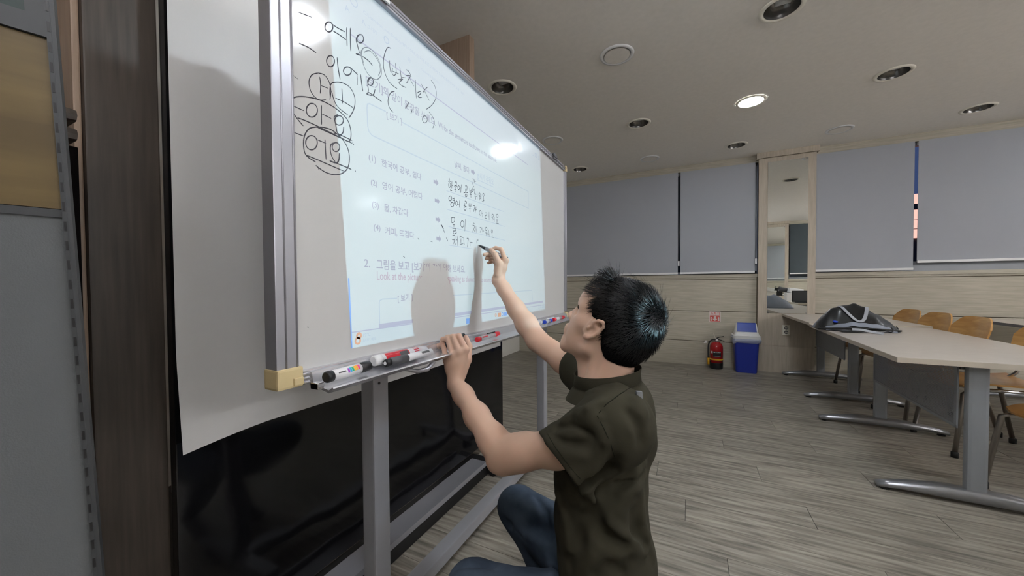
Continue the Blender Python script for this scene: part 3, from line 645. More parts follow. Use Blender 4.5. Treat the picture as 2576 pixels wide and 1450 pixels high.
# ================================================================== DESKS AND CHAIRS
def desk(xc, yc, rz, L_, Wd, zt, label, group=None, legx=0.0, legs=None, perf=True, dark_edge=False):
    """long side along local Y, user side is +X"""
    r = thing('training_desk', label, 'desk', (xc, yc, 0), rz, group)
    M = r.matrix_basis
    t = MB().box((-Wd / 2, -L_ / 2, zt - .026), (Wd / 2, L_ / 2, zt), bev=.003, M=M); t.build('tabletop', 'desk_top', parent=r)
    e = MB().box((-Wd / 2 - .0016, -L_ / 2, zt - .027), (-Wd / 2 - .0002, L_ / 2, zt - .0015), M=M).box((Wd / 2 + .0002, -L_ / 2, zt - .027), (Wd / 2 + .0016, L_ / 2, zt - .0015), M=M)
    e.box((-Wd / 2, -L_ / 2 - .0016, zt - .027), (Wd / 2, -L_ / 2 - .0002, zt - .0015), M=M).box((-Wd / 2, L_ / 2 + .0002, zt - .027), (Wd / 2, L_ / 2 + .0016, zt - .0015), M=M)
    e.build('edge_band', 'desk_edge_dark' if dark_edge else 'desk_edge', parent=r, kind='stuff')
    legs = legs or (-L_ / 2 + .12, L_ / 2 - .12)
    for yl in legs:
        c = MB().box((legx - .036, yl - .021, .05), (legx + .036, yl + .021, zt - .027), bev=.014, M=M); lg = c.build('leg', 'desk_metal', parent=r)
        f = MB()
        X0, X1 = legx - .36, legx + .36; n = 14; vs = []
        for i in range(n + 1):
            u = i / n; x = X0 + (X1 - X0) * u; ce_ = 1 - abs(2 * u - 1); zt_ = .034 + .042 * min(1, ce_ * 1.5) ** .8; w = .024 + .014 * min(1, ce_ * 2); zb_ = .012 + .012 * min(1, ce_ * 3)
            for (yy, zz) in ((-w, zb_), (w, zb_), (w, zb_ + (zt_ - zb_) * .65), (w * .55, zt_), (-w * .55, zt_), (-w, zb_ + (zt_ - zb_) * .65)): vs.append(M @ Vector((x, yl + yy, zz)))
        fs = [(i * 6 + k, i * 6 + (k + 1) % 6, (i + 1) * 6 + (k + 1) % 6, (i + 1) * 6 + k) for i in range(n) for k in range(6)] + [tuple(range(6)), tuple(n * 6 + k for k in range(6))]
        f.add(vs, fs, smooth=True); f.build('leg_foot', 'foot_metal', parent=lg)
        for x in (X0 + .035, X1 - .035):
            p = M @ Vector((x, yl, 0)); MB().cyl((p.x, p.y, 0), (p.x, p.y, .018), .022, .017).build('glide', 'rubber', parent=lg)
    # modesty panel of perforated steel
    y0, y1 = legs[0] + .035, legs[1] - .035; z0, z1 = zt - .36, zt - .035
    fr_ = MB().box((legx - .052, y0, z0), (legx - .045, y1, z0 + .016), M=M).box((legx - .052, y0, z1 - .016), (legx - .045, y1, z1), M=M).box((legx - .052, y0, z0), (legx - .045, y0 + .02, z1), M=M).box((legx - .052, y1 - .02, z0), (legx - .045, y1, z1), M=M)
    fr_.build('panel_frame', 'desk_metal', parent=r)
    if perf:
        p = MB(); step = .0085; ny = int((y1 - y0 - .04) / step); nz_ = int((z1 - z0 - .032) / step); d = .0026
        sy = (y1 - y0 - .04) / ny; sz = (z1 - z0 - .032) / nz_; x = legx - .049
        for j in range(nz_ + 1):
            zc = z0 + .016 + j * sz; p.add([M @ Vector(q) for q in ((x, y0 + .02, zc - d), (x, y1 - .02, zc - d), (x, y1 - .02, zc + d), (x, y0 + .02, zc + d))], [(0, 1, 2, 3)])
        for i in range(ny + 1):
            yc_ = y0 + .02 + i * sy; p.add([M @ Vector(q) for q in ((x, yc_ - d, z0 + .016), (x, yc_ + d, z0 + .016), (x, yc_ + d, z1 - .016), (x, yc_ - d, z1 - .016))], [(0, 1, 2, 3)])
        p.build('modesty_panel', 'desk_metal', parent=r, kind='stuff')
    else: MB().box((legx - .050, y0 + .018, z0 + .014), (legx - .047, y1 - .018, z1 - .014), M=M).build('modesty_panel', 'desk_metal', parent=r)
    b = MB().box((legx - .04, y0, zt - .06), (legx - .01, y1, zt - .028), M=M); b.build('crossbar', 'desk_metal', parent=r)
    return r
ang = math.radians(-2.0)
desk(1.385, 3.385, ang, 1.76, .80, .722, 'long beige desk nearest the right edge with a perforated gray front panel', legx=-.09, legs=(-.80, .30))
desk(1.430, 4.892, ang * .3, 1.22, .82, .735, 'far beige desk against the mirror pillar, behind the desk with the black bag', legx=-.06, legs=(-.62 + .12, .62 - .16), perf=False)
desk(2.86, 3.93, 0, 3.0, .60, .735, 'beige desk in the next row behind the chairs, at the right edge', legs=(-1.2, 1.2), perf=False, dark_edge=True)
desk(2.27, 1.15, 0, 1.8, .70, .72, 'beige desk beside the viewer carrying the projector, seen in the mirror', legs=(-.7, .7), perf=False)

def chair_proto():
    r = thing('plywood_chair', 'bent plywood chair', 'chair', (0, 0, 0))
    S = .40
    def seat(u, v, off=0):
        x = -.21 + .42 * u; y = (v - .5) * S * (1 - .12 * (1 - u)); z = .445 + .018 * (abs(v - .5) * 2) ** 2 - .02 * max(0, 1 - u * 4) ** 2 + .012 * max(0, u - .75) * 4
        c = 1 - max(0, abs(2 * v - 1) - .75) / .25 * .10; return ((x if u > .5 else -.21 * 1 + (x + .21) + (1 - c) * .25 * (1 - 2 * u)), y, z + off)
    f = MB(); f.grid(lambda u, v: seat(u, v), 14, 14); f.grid(lambda u, v: seat(u, v, .011), 14, 14)
    edge = []
    def skirt(fn0, fn1, n=14):
        path = [(i / n, 0) for i in range(n + 1)] + [(1, i / n) for i in range(1, n + 1)] + [(1 - i / n, 1) for i in range(1, n + 1)] + [(0, 1 - i / n) for i in range(1, n)]
        a = [fn0(u, v) for u, v in path]; b = [fn1(u, v) for u, v in path]; m_ = len(a); f.add(a + b, [(i, (i + 1) % m_, (i + 1) % m_ + m_, i + m_) for i in range(m_)])
    skirt(lambda u, v: seat(u, v), lambda u, v: seat(u, v, .011)); f.build('seat', 'plywood', parent=r)
    def back(u, v, off=0):
        w = S * (.93 - .1 * (1 - v)); k = abs(2 * u - 1)
        top = .84 - .085 * max(0, (k - .45) / .55) ** 2.2; z = .53 + (top - .53) * v + .02 * k * k * (1 - v)
        y = (u - .5) * w; x = .215 + .07 * (z - .53) / .3 - .035 * k * k + off; return (x, y, z)
    f = MB(); f.grid(lambda u, v: back(u, v), 20, 10); f.grid(lambda u, v: back(u, v, .011), 20, 10)
    skirt(lambda u, v: back(u, v), lambda u, v: back(u, v, .011), 20); f.build('backrest', 'plywood', parent=r)
    for s in (-1, 1):
        MB().tube([(-.12, s * .15, .435), (-.19, s * .19, .40), (-.235, s * .215, .03)], .0125, 12).build('leg', 'worn_steel', parent=r)
        MB().tube([(.13, s * .15, .435), (.175, s * .19, .40), (.26, s * .225, .03)], .0125, 12).build('leg', 'worn_steel', parent=r)
        for x_, y_ in ((-.236, s * .2155), (.262, s * .2255)): MB().loft([((x_, y_, 0), .017), ((x_, y_, .030), .0175), ((x_, y_, .036), .014)], 14).build('rubber_foot', 'rubber', parent=r)
        MB().tube([(-.15, s * .17, .432), (.16, s * .17, .432)], .010, 10).build('seat_rail', 'chrome', parent=r)
        MB().tube([(.16, s * .165, .43), (.215, s * .13, .50), (.262, s * .11, .66)], .010, 10).build('back_support', 'chrome', parent=r)
    MB().tube([(-.15, -.17, .43), (-.15, .17, .43)], .009, 8).build('crossbar', 'chrome', parent=r)
    return r
ch0 = chair_proto()
spots = [(1.71, 4.95, .12, 'wooden shell chair furthest back, beside the wall panels behind the desk with the bag'),
         (1.71, 4.49, .12, 'wooden shell chair second from the far wall, its rounded back above the desk edge'),
         (1.70, 4.02, .08, 'plywood chair third from the far wall, wide back showing in full over desk'),
         (1.73, 3.47, .03, 'plywood chair fourth from the far wall, back cut off by the right edge'),
         (1.70, 2.68, .22, 'nearest plywood chair, its curved seat seen under the near desk')]
for i, (x, y, a, lab) in enumerate(spots):
    o = ch0 if i == 0 else copy_tree(ch0)
    o.matrix_basis = Matrix.Translation((x, y, 0)) @ Matrix.Rotation(a, 4, 'Z'); o['label'] = lab; o['group'] = 'plywood chairs along the desks'

# ---------------- black and gray bag lying on the near desk
zb = .722
bag = thing('tote_bag', 'black bag with gray straps lying flat on the desk', 'bag', (1.30, 3.86, zb))
def bagM(u, v, top):
    """u along length (X), v front to back (Y); pillow with a raised ridge"""
    x = .955 + .50 * u; ys = .11 + .13 * math.sin(math.pi * min(1, max(0, u))) ** .6
    y = 3.88 + (v - .5) * 2 * ys * .80
    prof_ = math.sin(math.pi * u) ** .55 * (math.sin(math.pi * v) ** .5)
    rid = 1 - .75 * max(0, abs(u - .37) - .14)
    z = zb + (.006 + (.205 * rid) * prof_ * (.55 + .45 * math.sin(math.pi * (v * .9)))) if top else zb + .002 + .0 * prof_
    if top: z += (.006 * math.sin(u * 19 + v * 7) + .004 * math.sin(u * 41 - v * 13)) * prof_
    return (x, y, z)
f = MB(); f.grid(lambda u, v: bagM(u, v * .56, True), 36, 14, 0); f.grid(lambda u, v: bagM(u, .56 + v * .44, True), 36, 12, 1); f.grid(lambda u, v: bagM(u, v, False), 36, 4, 1)
f.build('body', ['bag_black', 'bag_gray'], parent=bag)
pip = [Vector(bagM(u / 40, .0, True)) + Vector((0, -.004, .006 + .02 * math.sin(math.pi * u / 40))) for u in range(41)]
MB().tube(pip, .006, 8).build('piping', 'rubber', parent=bag)
lo = [Vector(bagM(u / 40, .10, True)) + Vector((0, -.012, -.012)) for u in range(3, 38)]
f = MB(); vs = []
for p in lo: vs += [p + Vector((0, -.010, .004)), p + Vector((0, -.024, -.026 if p.z - .03 > zb else zb - p.z + .003))]
f.add(vs, [(2 * i, 2 * i + 1, 2 * i + 3, 2 * i + 2) for i in range(len(lo) - 1)], smooth=True); f.build('gusset', 'bag_gray', parent=bag)
def strap(pts, w=.016, name='strap', mt='webbing'):
    P = cat_rom(pts, 6); vs = []
    for i, p in enumerate(P):
        t = (P[min(i + 1, len(P) - 1)] - P[max(i - 1, 0)]).normalized(); sd = t.cross(Vector((0, -.5, .85))).normalized() * w
        vs += [p + sd, p - sd, p - sd + Vector((0, -.001, .002)), p + sd + Vector((0, -.001, .002))]
    fs = []
    for i in range(len(P) - 1):
        for k in range(4): fs.append((4 * i + k, 4 * i + (k + 1) % 4, 4 * i + 4 + (k + 1) % 4, 4 * i + 4 + k))
    return MB().add(vs, fs).build(name, mt, parent=bag)
strap([Vector(bagM(u_, v_, True)) + Vector((0, -.006, .006)) for u_, v_ in ((.30, .50), (.32, .36), (.37, .20), (.44, .10), (.51, .10), (.57, .20), (.62, .36), (.64, .50))], .011)
strap([(1.13, 3.665, zb + .022), (1.18, 3.655, zb + .022), (1.24, 3.63, zb + .010), (1.29, 3.60, zb + .004)], .014)
MB().box((1.06, 3.62, zb + .001), (1.18, 3.66, zb + .014), bev=.004).build('buckle_pad', 'black_plastic', parent=bag)
q = bagM(.20, .14, True); MB().cyl((q[0], q[1] - .006, q[2] - .004), (q[0], q[1] - .008, q[2] + .003), .017, .015).build('round_badge', 'blue_plastic', parent=bag)
for x_, y_ in ((.965, 3.80), (1.445, 3.84), (1.38, 3.74)):
    MB().tube(cat_rom([(x_, y_, zb + .04), (x_ + .006, y_ - .02, zb + .02), (x_ - .012, y_ - .035, zb + .004)], 4), .0035, 6).build('zip_cord', 'rubber', parent=bag)

# ---------------- items on the projector desk (seen in the mirror)
zd = .72
r = thing('storage_box', 'white box raising the projector on the desk beside the viewer', 'box', (2.10, .77, zd))
MB().box((1.96, .63, zd), (2.28, .91, zd + .165), bev=.004).build('box_body', 'paper', parent=r)
MB().box((1.953, .625, zd + .166), (2.287, .915, zd + .186), bev=.003).build('box_lid', 'white_plastic', parent=r)
r = thing('laptop', 'open black laptop on the projector desk, seen in the mirror', 'laptop', (2.06, 1.62, zd))
MB().box((1.93, 1.50, zd), (2.27, 1.74, zd + .018), bev=.003).build('keyboard_base', 'black_plastic', parent=r)
MB().box((1.93, 1.495, zd + .018), (2.27, 1.503, zd + .24), bev=.002).build('screen_lid', 'black_plastic', parent=r)
MB().box((1.945, 1.5035, zd + .03), (2.255, 1.505, zd + .228)).build('display', 'dark_gray', parent=r)
r = thing('briefcase', 'upright black case on the projector desk, seen in the mirror', 'bag', (2.4, 1.4, zd))
MB().box((2.33, 1.40, zd), (2.57, 1.52, zd + .27), bev=.01).build('case_body', 'black_plastic', parent=r)
MB().tube(cat_rom([(2.40, 1.46, zd + .268), (2.41, 1.46, zd + .31), (2.49, 1.46, zd + .31), (2.50, 1.46, zd + .268)], 5), .006, 8).build('handle', 'black_plastic', parent=r)

# ---------------- bin
xb, yb_ = .635, 5.36
bin_ = thing('swing_bin', 'blue plastic bin with a white swing lid standing against the oak pillar', 'bin', (xb, yb_, 0))
f = MB()
def ringrect(w, d, z, rc=.03, n=5):
    out = []
    for sx, sy, a0 in ((1, 1, 0), (-1, 1, 90), (-1, -1, 180), (1, -1, 270)):
        for k in range(n + 1):
            a = math.radians(a0 + 90 * k / n); out.append((xb + sx * (w - rc) + rc * math.cos(a), yb_ + sy * (d - rc) + rc * math.sin(a), z))
    return out
def loftr(mb, rings, cap0=True, cap1=True):
    n = len(rings[0]); vs = [p for rg in rings for p in rg]; fs = [(i * n + k, i * n + (k + 1) % n, (i + 1) * n + (k + 1) % n, (i + 1) * n + k) for i in range(len(rings) - 1) for k in range(n)]
    if cap0: fs.append(tuple(range(n)))
    if cap1: fs.append(tuple((len(rings) - 1) * n + k for k in range(n)))
    return mb.add(vs, fs)
loftr(f, [ringrect(.108, .088, 0), ringrect(.112, .09, .01), ringrect(.133, .108, .43)]); f.build('bin_body', 'bin_blue', parent=bin_)
f = MB(); loftr(f, [ringrect(.146, .118, .425), ringrect(.146, .118, .462), ringrect(.136, .11, .468), ringrect(.126, .085, .50), ringrect(.112, .05, .60), ringrect(.108, .035, .61)]); f.build('lid', 'white_plastic', parent=bin_)
f = MB(); f.add([(xb - .104, yb_ - .085, .510), (xb + .104, yb_ - .085, .510), (xb + .096, yb_ - .050, .612), (xb - .096, yb_ - .050, .612), (xb - .104, yb_ - .076, .510), (xb + .104, yb_ - .076, .510), (xb + .096, yb_ - .030, .620), (xb - .096, yb_ - .030, .620)],
   [(0, 1, 2, 3), (7, 6, 5, 4), (0, 4, 5, 1), (1, 5, 6, 2), (2, 6, 7, 3), (3, 7, 4, 0)]); f.build('swing_flap', 'lid_blue', parent=bin_)
f = MB(); rings = []
for j in range(7):
    v = j / 6; rg = ringrect(.140 + .014 * math.sin(v * 3.1), .113 + .012 * math.sin(v * 3.1), 0); n_ = len(rg)
    rings.append([(p[0], p[1], .432 - v * (.055 + .035 * (.5 + .5 * math.cos(6.28 * k / n_ + 4.2))) + .004 * math.sin(k * 2.7 + j)) for k, p in enumerate(rg)])
loftr(f, rings, False, False); f.build('bin_liner', 'bag_plastic', parent=bin_)
MB().tube(cat_rom([(xb - .14, yb_ - .10, .44), (xb - .17, yb_ - .11, .455), (xb - .16, yb_ - .11, .47), (xb - .145, yb_ - .10, .45)], 4), .004, 6).build('liner_knot', 'bag_plastic', parent=bin_)

# ---------------- fire extinguisher
xe, ye = .315, 5.40
ex = thing('fire_extinguisher', 'red fire extinguisher with a black base on the floor left of the blue bin', 'fire extinguisher', (xe, ye, 0))
def rev(prof_, mt, name, n=28): return MB().loft([((xe, ye, z), r_) for z, r_ in prof_], n).build(name, mt, parent=ex)
rev([(.0, .068), (.004, .074), (.02, .077), (.075, .078), (.082, .079)], 'black_plastic', 'base')
rev([(.082, .077), (.26, .077), (.30, .074), (.33, .060), (.345, .040), (.352, .022)], 'ext_red', 'cylinder')
rev([(.118, .0785), (.119, .080), (.135, .080), (.136, .0785)], 'yellow', 'strap')
rev([(.350, .020), (.375, .018), (.385, .022), (.395, .014)], 'aluminium', 'valve')
MB().box((xe + .0, ye - .008, .388), (xe + .02, ye + .008, .40)).tube([(xe - .01, ye, .39), (xe + .03, ye, .412), (xe + .085, ye, .425)], .006, 8).build('handle', 'black_plastic', parent=ex)
MB().tube([(xe, ye, .385), (xe + .04, ye, .378), (xe + .09, ye, .362)], .006, 8).build('lever', 'black_plastic', parent=ex)
MB().tube(cat_rom([(xe - .01, ye - .01, .38), (xe - .055, ye - .03, .375), (xe - .088, ye - .035, .33), (xe - .095, ye - .035, .24), (xe - .093, ye - .04, .14)], 6), .009, 10).build('hose', 'rubber', parent=ex)
MB().cyl((xe - .093, ye - .04, .14), (xe - .092, ye - .04, .055), .012, .014).build('nozzle', 'yellow', parent=ex)
MB().cyl((xe + .004, ye - .022, .375), (xe + .004, ye - .027, .375), .014).build('gauge', 'white_plastic', parent=ex)
MB().prism([(xe - .15, ye - .02, .325), (xe - .115, ye - .03, .33), (xe - .10, ye - .03, .362), (xe - .125, ye - .02, .368)], (0, .001, 0)).build('tag', 'paper', parent=ex)
MB().prism([(xe - .035, ye - .01, .46), (xe - .032, ye - .01, .46), (xe - .008, ye - .01, .392), (xe - .014, ye - .01, .392)], (0, .002, 0)).build('pull_strip', 'ivory_plastic', parent=ex)
def wrap(x0, z0, x1, z1, mt, name, R=.0776, parent=ex):
    f_ = MB(); n = 10
    f_.grid(lambda u, v: (xe + R * math.sin(-.0 + (x0 + (x1 - x0) * u) / R), ye - R * math.cos((x0 + (x1 - x0) * u) / R), z0 + (z1 - z0) * v), n, 1); return f_.build(name, mt, parent=parent)
wrap(-.045, .165, .055, .235, 'black_plastic', 'label_plate')
wrap(-.07, .205, -.05, .235, 'paper', 'label_sticker', .0777)
def wraptext(s, x0, x1, z, mt='white_plastic', R=.0781):
    V, F = text_mesh(s, .01, 2); a = min(v.x for v in V); b_ = max(v.x for v in V); sc = (x1 - x0) / (b_ - a)
    MB().add([(xe + R * math.sin((x0 + (v.x - a) * sc) / R), ye - R * math.cos((x0 + (v.x - a) * sc) / R), z + v.y * sc) for v in V], F).build('label_lettering', mt, parent=ex, kind='stuff')
wraptext('CM KOREA', -.042, .05, .216); wraptext('SINCE 1981 SAFETY', -.036, .048, .172)

# ---------------- sign, outlet
r = thing('wall_sign', 'red and white fire extinguisher sign with Korean letters on the wood panel', 'sign', (.304, YF - .001, .60))
MB().box((.237, YF - .0035, .598), (.371, YF - .0015, .740)).build('sign_plate', 'sign_white', parent=r)
MB().box((.245, YF - .0045, .606), (.363, YF - .0035, .676)).box((.245, YF - .0045, .684), (.363, YF - .0035, .690)).build('red_field', 'sign_red', parent=r)
V, F = text_mesh('소화기', .02); a_ = min(v.x for v in V); b_ = max(v.x for v in V); sc = .104 / (b_ - a_)
MB().add([(.252 + (v.x - a_) * sc, YF - .0045, .698 + v.y * sc) for v in V], F).build('lettering', 'sign_red', parent=r, kind='stuff')
MB().prism([(.291, YF - .005, .674), (.317, YF - .005, .674), (.317, YF - .005, .640), (.333, YF - .005, .640), (.304, YF - .005, .612), (.275, YF - .005, .640), (.291, YF - .005, .640)], (0, .0006, 0)).build('arrow', 'sign_white', parent=r)
for sx in (-1, 1):
    MB().prism([(.304 + sx * .036, YF - .005, .662), (.304 + sx * .050, YF - .005, .664), (.304 + sx * .052, YF - .005, .614), (.304 + sx * .034, YF - .005, .614), (.304 + sx * .034, YF - .005, .628), (.304 + sx * .040, YF - .005, .640)], (0, .0006, 0)).build('flame_pictogram', 'sign_white', parent=r)
r = thing('power_outlet', 'ivory double power socket on the oak pillar below the mirror', 'socket', (1.064, YF - .07, .535))
MB().box((1.028, YF - .082, .472), (1.100, YF - .0705, .597), bev=.003).build('plate', 'ivory_plastic', parent=r)
for zc in (.560, .508):
    MB().loft([((1.064, YF - .0822, zc), .021), ((1.064, YF - .0835, zc), .021), ((1.064, YF - .0835, zc), .017), ((1.064, YF - .0822, zc), .0165)], 24, caps=False).cyl((1.064, YF - .0822, zc), (1.064, YF - .0824, zc), .017).build('socket_ring', 'dark_gray', parent=r)
    MB().box((1.050, YF - .084, zc - .004), (1.078, YF - .0825, zc + .004), bev=.001).build('socket_bridge', 'ivory_plastic', parent=r)

# ---------------- office partition at the far left, leaning slightly
pa = thing('office_partition', 'gray framed office partition with glass, wood and fabric panels at the left edge', 'partition', (-.60, .24, 0))
pp = onx(200, 725, -.66); pd = Vector((.32, .947, 0)).normalized()
def PW_(s, n, z):
    """s: distance back along the panel from its right edge, n: towards the viewer, z height; the whole panel leans"""
    lean = .034 * (z - 1.1); nrm = Vector((pd.y, -pd.x, 0))
    return Vector((pp.x, pp.y, 0)) - pd * (s + lean * 1.0) + nrm * n + Vector((0, 0, z))
def pbox(s0, s1, n0, n1, z0, z1, mt, name):
    v = [PW_(s, n, z) for s, n, z in ((s0, n0, z0), (s1, n0, z0), (s1, n1, z0), (s0, n1, z0), (s0, n0, z1), (s1, n0, z1), (s1, n1, z1), (s0, n1, z1))]
    return MB().add(v, [(0, 3, 2, 1), (4, 5, 6, 7), (0, 1, 5, 4), (1, 2, 6, 5), (2, 3, 7, 6), (3, 0, 4, 7)]).build(name, mt, parent=pa)
pbox(0, .0035, -.012, .012, 0, 1.70, 'part_frame', 'edge_post')
pbox(.0035, .0072, -.009, .0125, 0, 1.70, 'part_frame', 'slotted_strip')
zs = .02; sl = MB(); k = 0
while zs < 1.68:
    v = [PW_(s, n, z) for s, n, z in ((.0042, .0122, zs), (.0064, .0122, zs), (.0064, .0129, zs), (.0042, .0129, zs), (.0042, .0122, zs + .011), (.0064, .0122, zs + .011), (.0064, .0129, zs + .011), (.0042, .0129, zs + .011))]
    MB().add(v, [(0, 3, 2, 1), (4, 5, 6, 7), (0, 1, 5, 4), (1, 2, 6, 5), (2, 3, 7, 6), (3, 0, 4, 7)]).build('slot', 'black_plastic', parent=pa); zs += .0225
pbox(.0072, .80, -.010, .0085, .03, 1.183, 'part_fabric', 'fabric_panel')
pbox(.0072, .80, -.010, .0105, 1.183, 1.192, 'part_frame', 'trim_strip')
pbox(.0072, .80, -.010, .0085, 1.193, 1.385, 'part_wood', 'wood_panel')
pbox(.0072, .80, -.012, .0115, 1.386, 1.408, 'part_frame', 'glazing_rail')
pbox(.0072, .021, -.012, .0115, 1.408, 1.70, 'part_frame', 'glazing_post')
pbox(.021, .80, -.012, .0115, 1.69, 1.712, 'part_frame', 'glazing_rail')
pbox(.021, .80, -.004, .001, 1.408, 1.69, 'part_glass', 'glass_pane')
pbox(.0, .80, -.014, .014, .0, .03, 'part_frame', 'base_rail')
# two dark wooden rails poking out behind the partition
for za, nm in ((1.425, 'upper'), (1.388, 'lower')):
    r = thing('wooden_rail', 'dark wooden rail end poking out behind the partition, the %s of two' % nm, 'rail', (-1.25, .10, za))
    MB().box((-1.42, -.10, za), (-1.065, .262, za + .024), bev=.012).build('rail_board', 'walnut', parent=r)
t = thing('dark_void_box', 'black box standing for the dark void behind the partition, below the two wooden rails', 'void box', (-1.35, .05, 0))  # stands in for a black void; its darkness is put into the colour
MB().box((-1.45, -.10, 0), (-1.075, .262, 1.378), bev=.003).build('void_box_body', 'matte_black', parent=t)
MB().box((-1.0745, -.09, .02), (-1.066, .255, 1.37), bev=.002).build('void_box_front', 'matte_black', parent=t)

# ================================================================== MARKERS ON THE TRAY
def marker(y0, y1, x0, x1, z0, z1, rad, body, caps, label, name='marker', extra=None, capl=.30, group='markers on the whiteboard tray'):
    A = Vector((x0, y0, z0)); Bv = Vector((x1, y1, z1)); r = thing(name, label, 'marker', tuple((A + Bv) / 2 - Vector((0, 0, rad))), group=group)
    d = Bv - A; c0, c1 = caps
    if c0: MB().loft([(A, rad * .82), (A + d * .02, rad * 1.04), (A + d * (.14 if not c1 else .12), rad * 1.04)], 24).build('end_cap', c0, parent=r)
    MB().cyl(A + d * .12, A + d * (1 - capl if c1 else .99), rad, n=24).build('barrel', body, parent=r)
    if c1: MB().loft([(A + d * (1 - capl), rad * 1.03), (A + d * (1 - capl * .5), rad * 1.06), (A + d * .985, rad * .96), (Bv, rad * .8)], 24).build('cap', c1, parent=r)
    if extra: extra(r, A, d, rad)
    return r
def band(r, A, d, rad, t0, t1, a0, a1, mt, name='print', nn=8):
    """curved print patch on a barrel between fractions t0..t1 and angles a0..a1 (0 = towards the room, 90 = up)"""
    dn = d.normalized(); e1 = (Vector((1, 0, 0)) - dn * dn.x).normalized(); e2 = Vector((0, 0, 1)); e2 = (e2 - dn * e2.dot(dn)).normalized()
    f_ = MB(); f_.grid(lambda u, v: tuple(A + d * (t0 + (t1 - t0) * u) + (e1 * math.cos(math.radians(a0 + (a1 - a0) * v)) + e2 * math.sin(math.radians(a0 + (a1 - a0) * v))) * (rad * 1.012)), 2, nn)
    return f_.build(name, mt, parent=r)
for nm_, c_ in (('p_purple', (.30, .05, .45)), ('p_green', (.02, .42, .18)), ('p_orange', (.85, .35, .02)), ('p_pink', (.75, .05, .25)), ('p_cyan', (.02, .4, .7))): mat(nm_, c_, rough=.3)
def rainbow(r, A, d, rad):
    for i, m_ in enumerate(('p_purple', 'p_cyan', 'p_green', 'yellow', 'p_orange', 'p_pink')): band(r, A, d, rad, .40 + i * .048, .442 + i * .048, 0 + i * 2, 52 + i * 3, m_, 'printed_letter')
    band(r, A, d, rad, .20, .36, 20, 34, 'dark_gray', 'printed_text')
TZ = .896
marker(.503, .628, -.690, -.700, TZ + .013, TZ + .0125, .0120, 'marker_white', ('black_plastic', 'black_plastic'), 'white marker with rainbow print and black ends, nearest on the tray', extra=rainbow, capl=.26)
def redlab(r, A, d, rad):
    band(r, A, d, rad, .17, .60, -40, 110, 'red_plastic', 'red_label'); band(r, A, d, rad, .42, .58, 10, 60, 'dark_gray', 'label_text'); band(r, A, d, rad, .70, .84, -60, 150, 'red_plastic', 'red_band')
marker(.650, .850, -.712, -.712, TZ + .018, TZ + .015, .0130, 'marker_white', ('white_plastic', 'clear_plastic'), 'thick white and red marker lying behind a gray-capped one', extra=redlab, capl=.20)
def prt(r, A, d, rad): band(r, A, d, rad, .72, .90, 20, 60, 'dark_gray', 'printed_text')
r_ = marker(.668, .850, -.688, -.690, TZ + .011, TZ + .010, .0098, 'marker_white', ('black_plastic', None), 'silver marker with a dark gray cap in front of the red and white one', extra=prt)
MB().cyl((-.688, .682, TZ + .011), (-.6885, .745, TZ + .0106), .0108, n=24).build('gray_cap', 'dark_gray', parent=r_)
MB().cyl((-.688, .6665, TZ + .011), (-.688, .6675, TZ + .011), .0045).build('cap_dot', 'white_plastic', parent=r_)
def clipf(r, A, d, rad):
    MB().box(tuple(A + d * .45 + Vector((-.003, 0, rad))), tuple(A + d * .80 + Vector((.003, 0, rad + .004))), bev=.001).build('pocket_clip', 'black_plastic', parent=r); band(r, A, d, rad, .16, .40, 20, 50, 'red_plastic', 'red_stripe')
marker(1.105, 1.290, -.690, -.700, TZ + .0105, TZ + .0105, .0095, 'clear_plastic', ('red_plastic', 'red_plastic'), 'clear barrelled red marker on the tray right of the left hand', extra=clipf, capl=.24)
marker(1.655, 1.760, -.700, -.702, TZ + .014, TZ + .014, .0135, 'marker_white', ('white_plastic', 'clear_plastic'), 'thick white marker near the raised forearm at the far end of the tray')
marker(1.775, 1.90, -.690, -.694, TZ + .011, TZ + .011, .0100, 'clear_plastic', ('blue_plastic', 'blue_plastic'), 'blue-ended marker near the far end of the tray')
marker(1.885, 1.99, -.712, -.712, TZ + .0135, TZ + .0135, .0085, 'marker_white', ('white_plastic', None), 'small white pen behind the blue and red markers at the far end of the tray')
marker(1.925, 2.12, -.690, -.694, TZ + .0115, TZ + .0115, .0105, 'clear_plastic', ('red_plastic', 'red_plastic'), 'red-ended marker furthest along the tray')
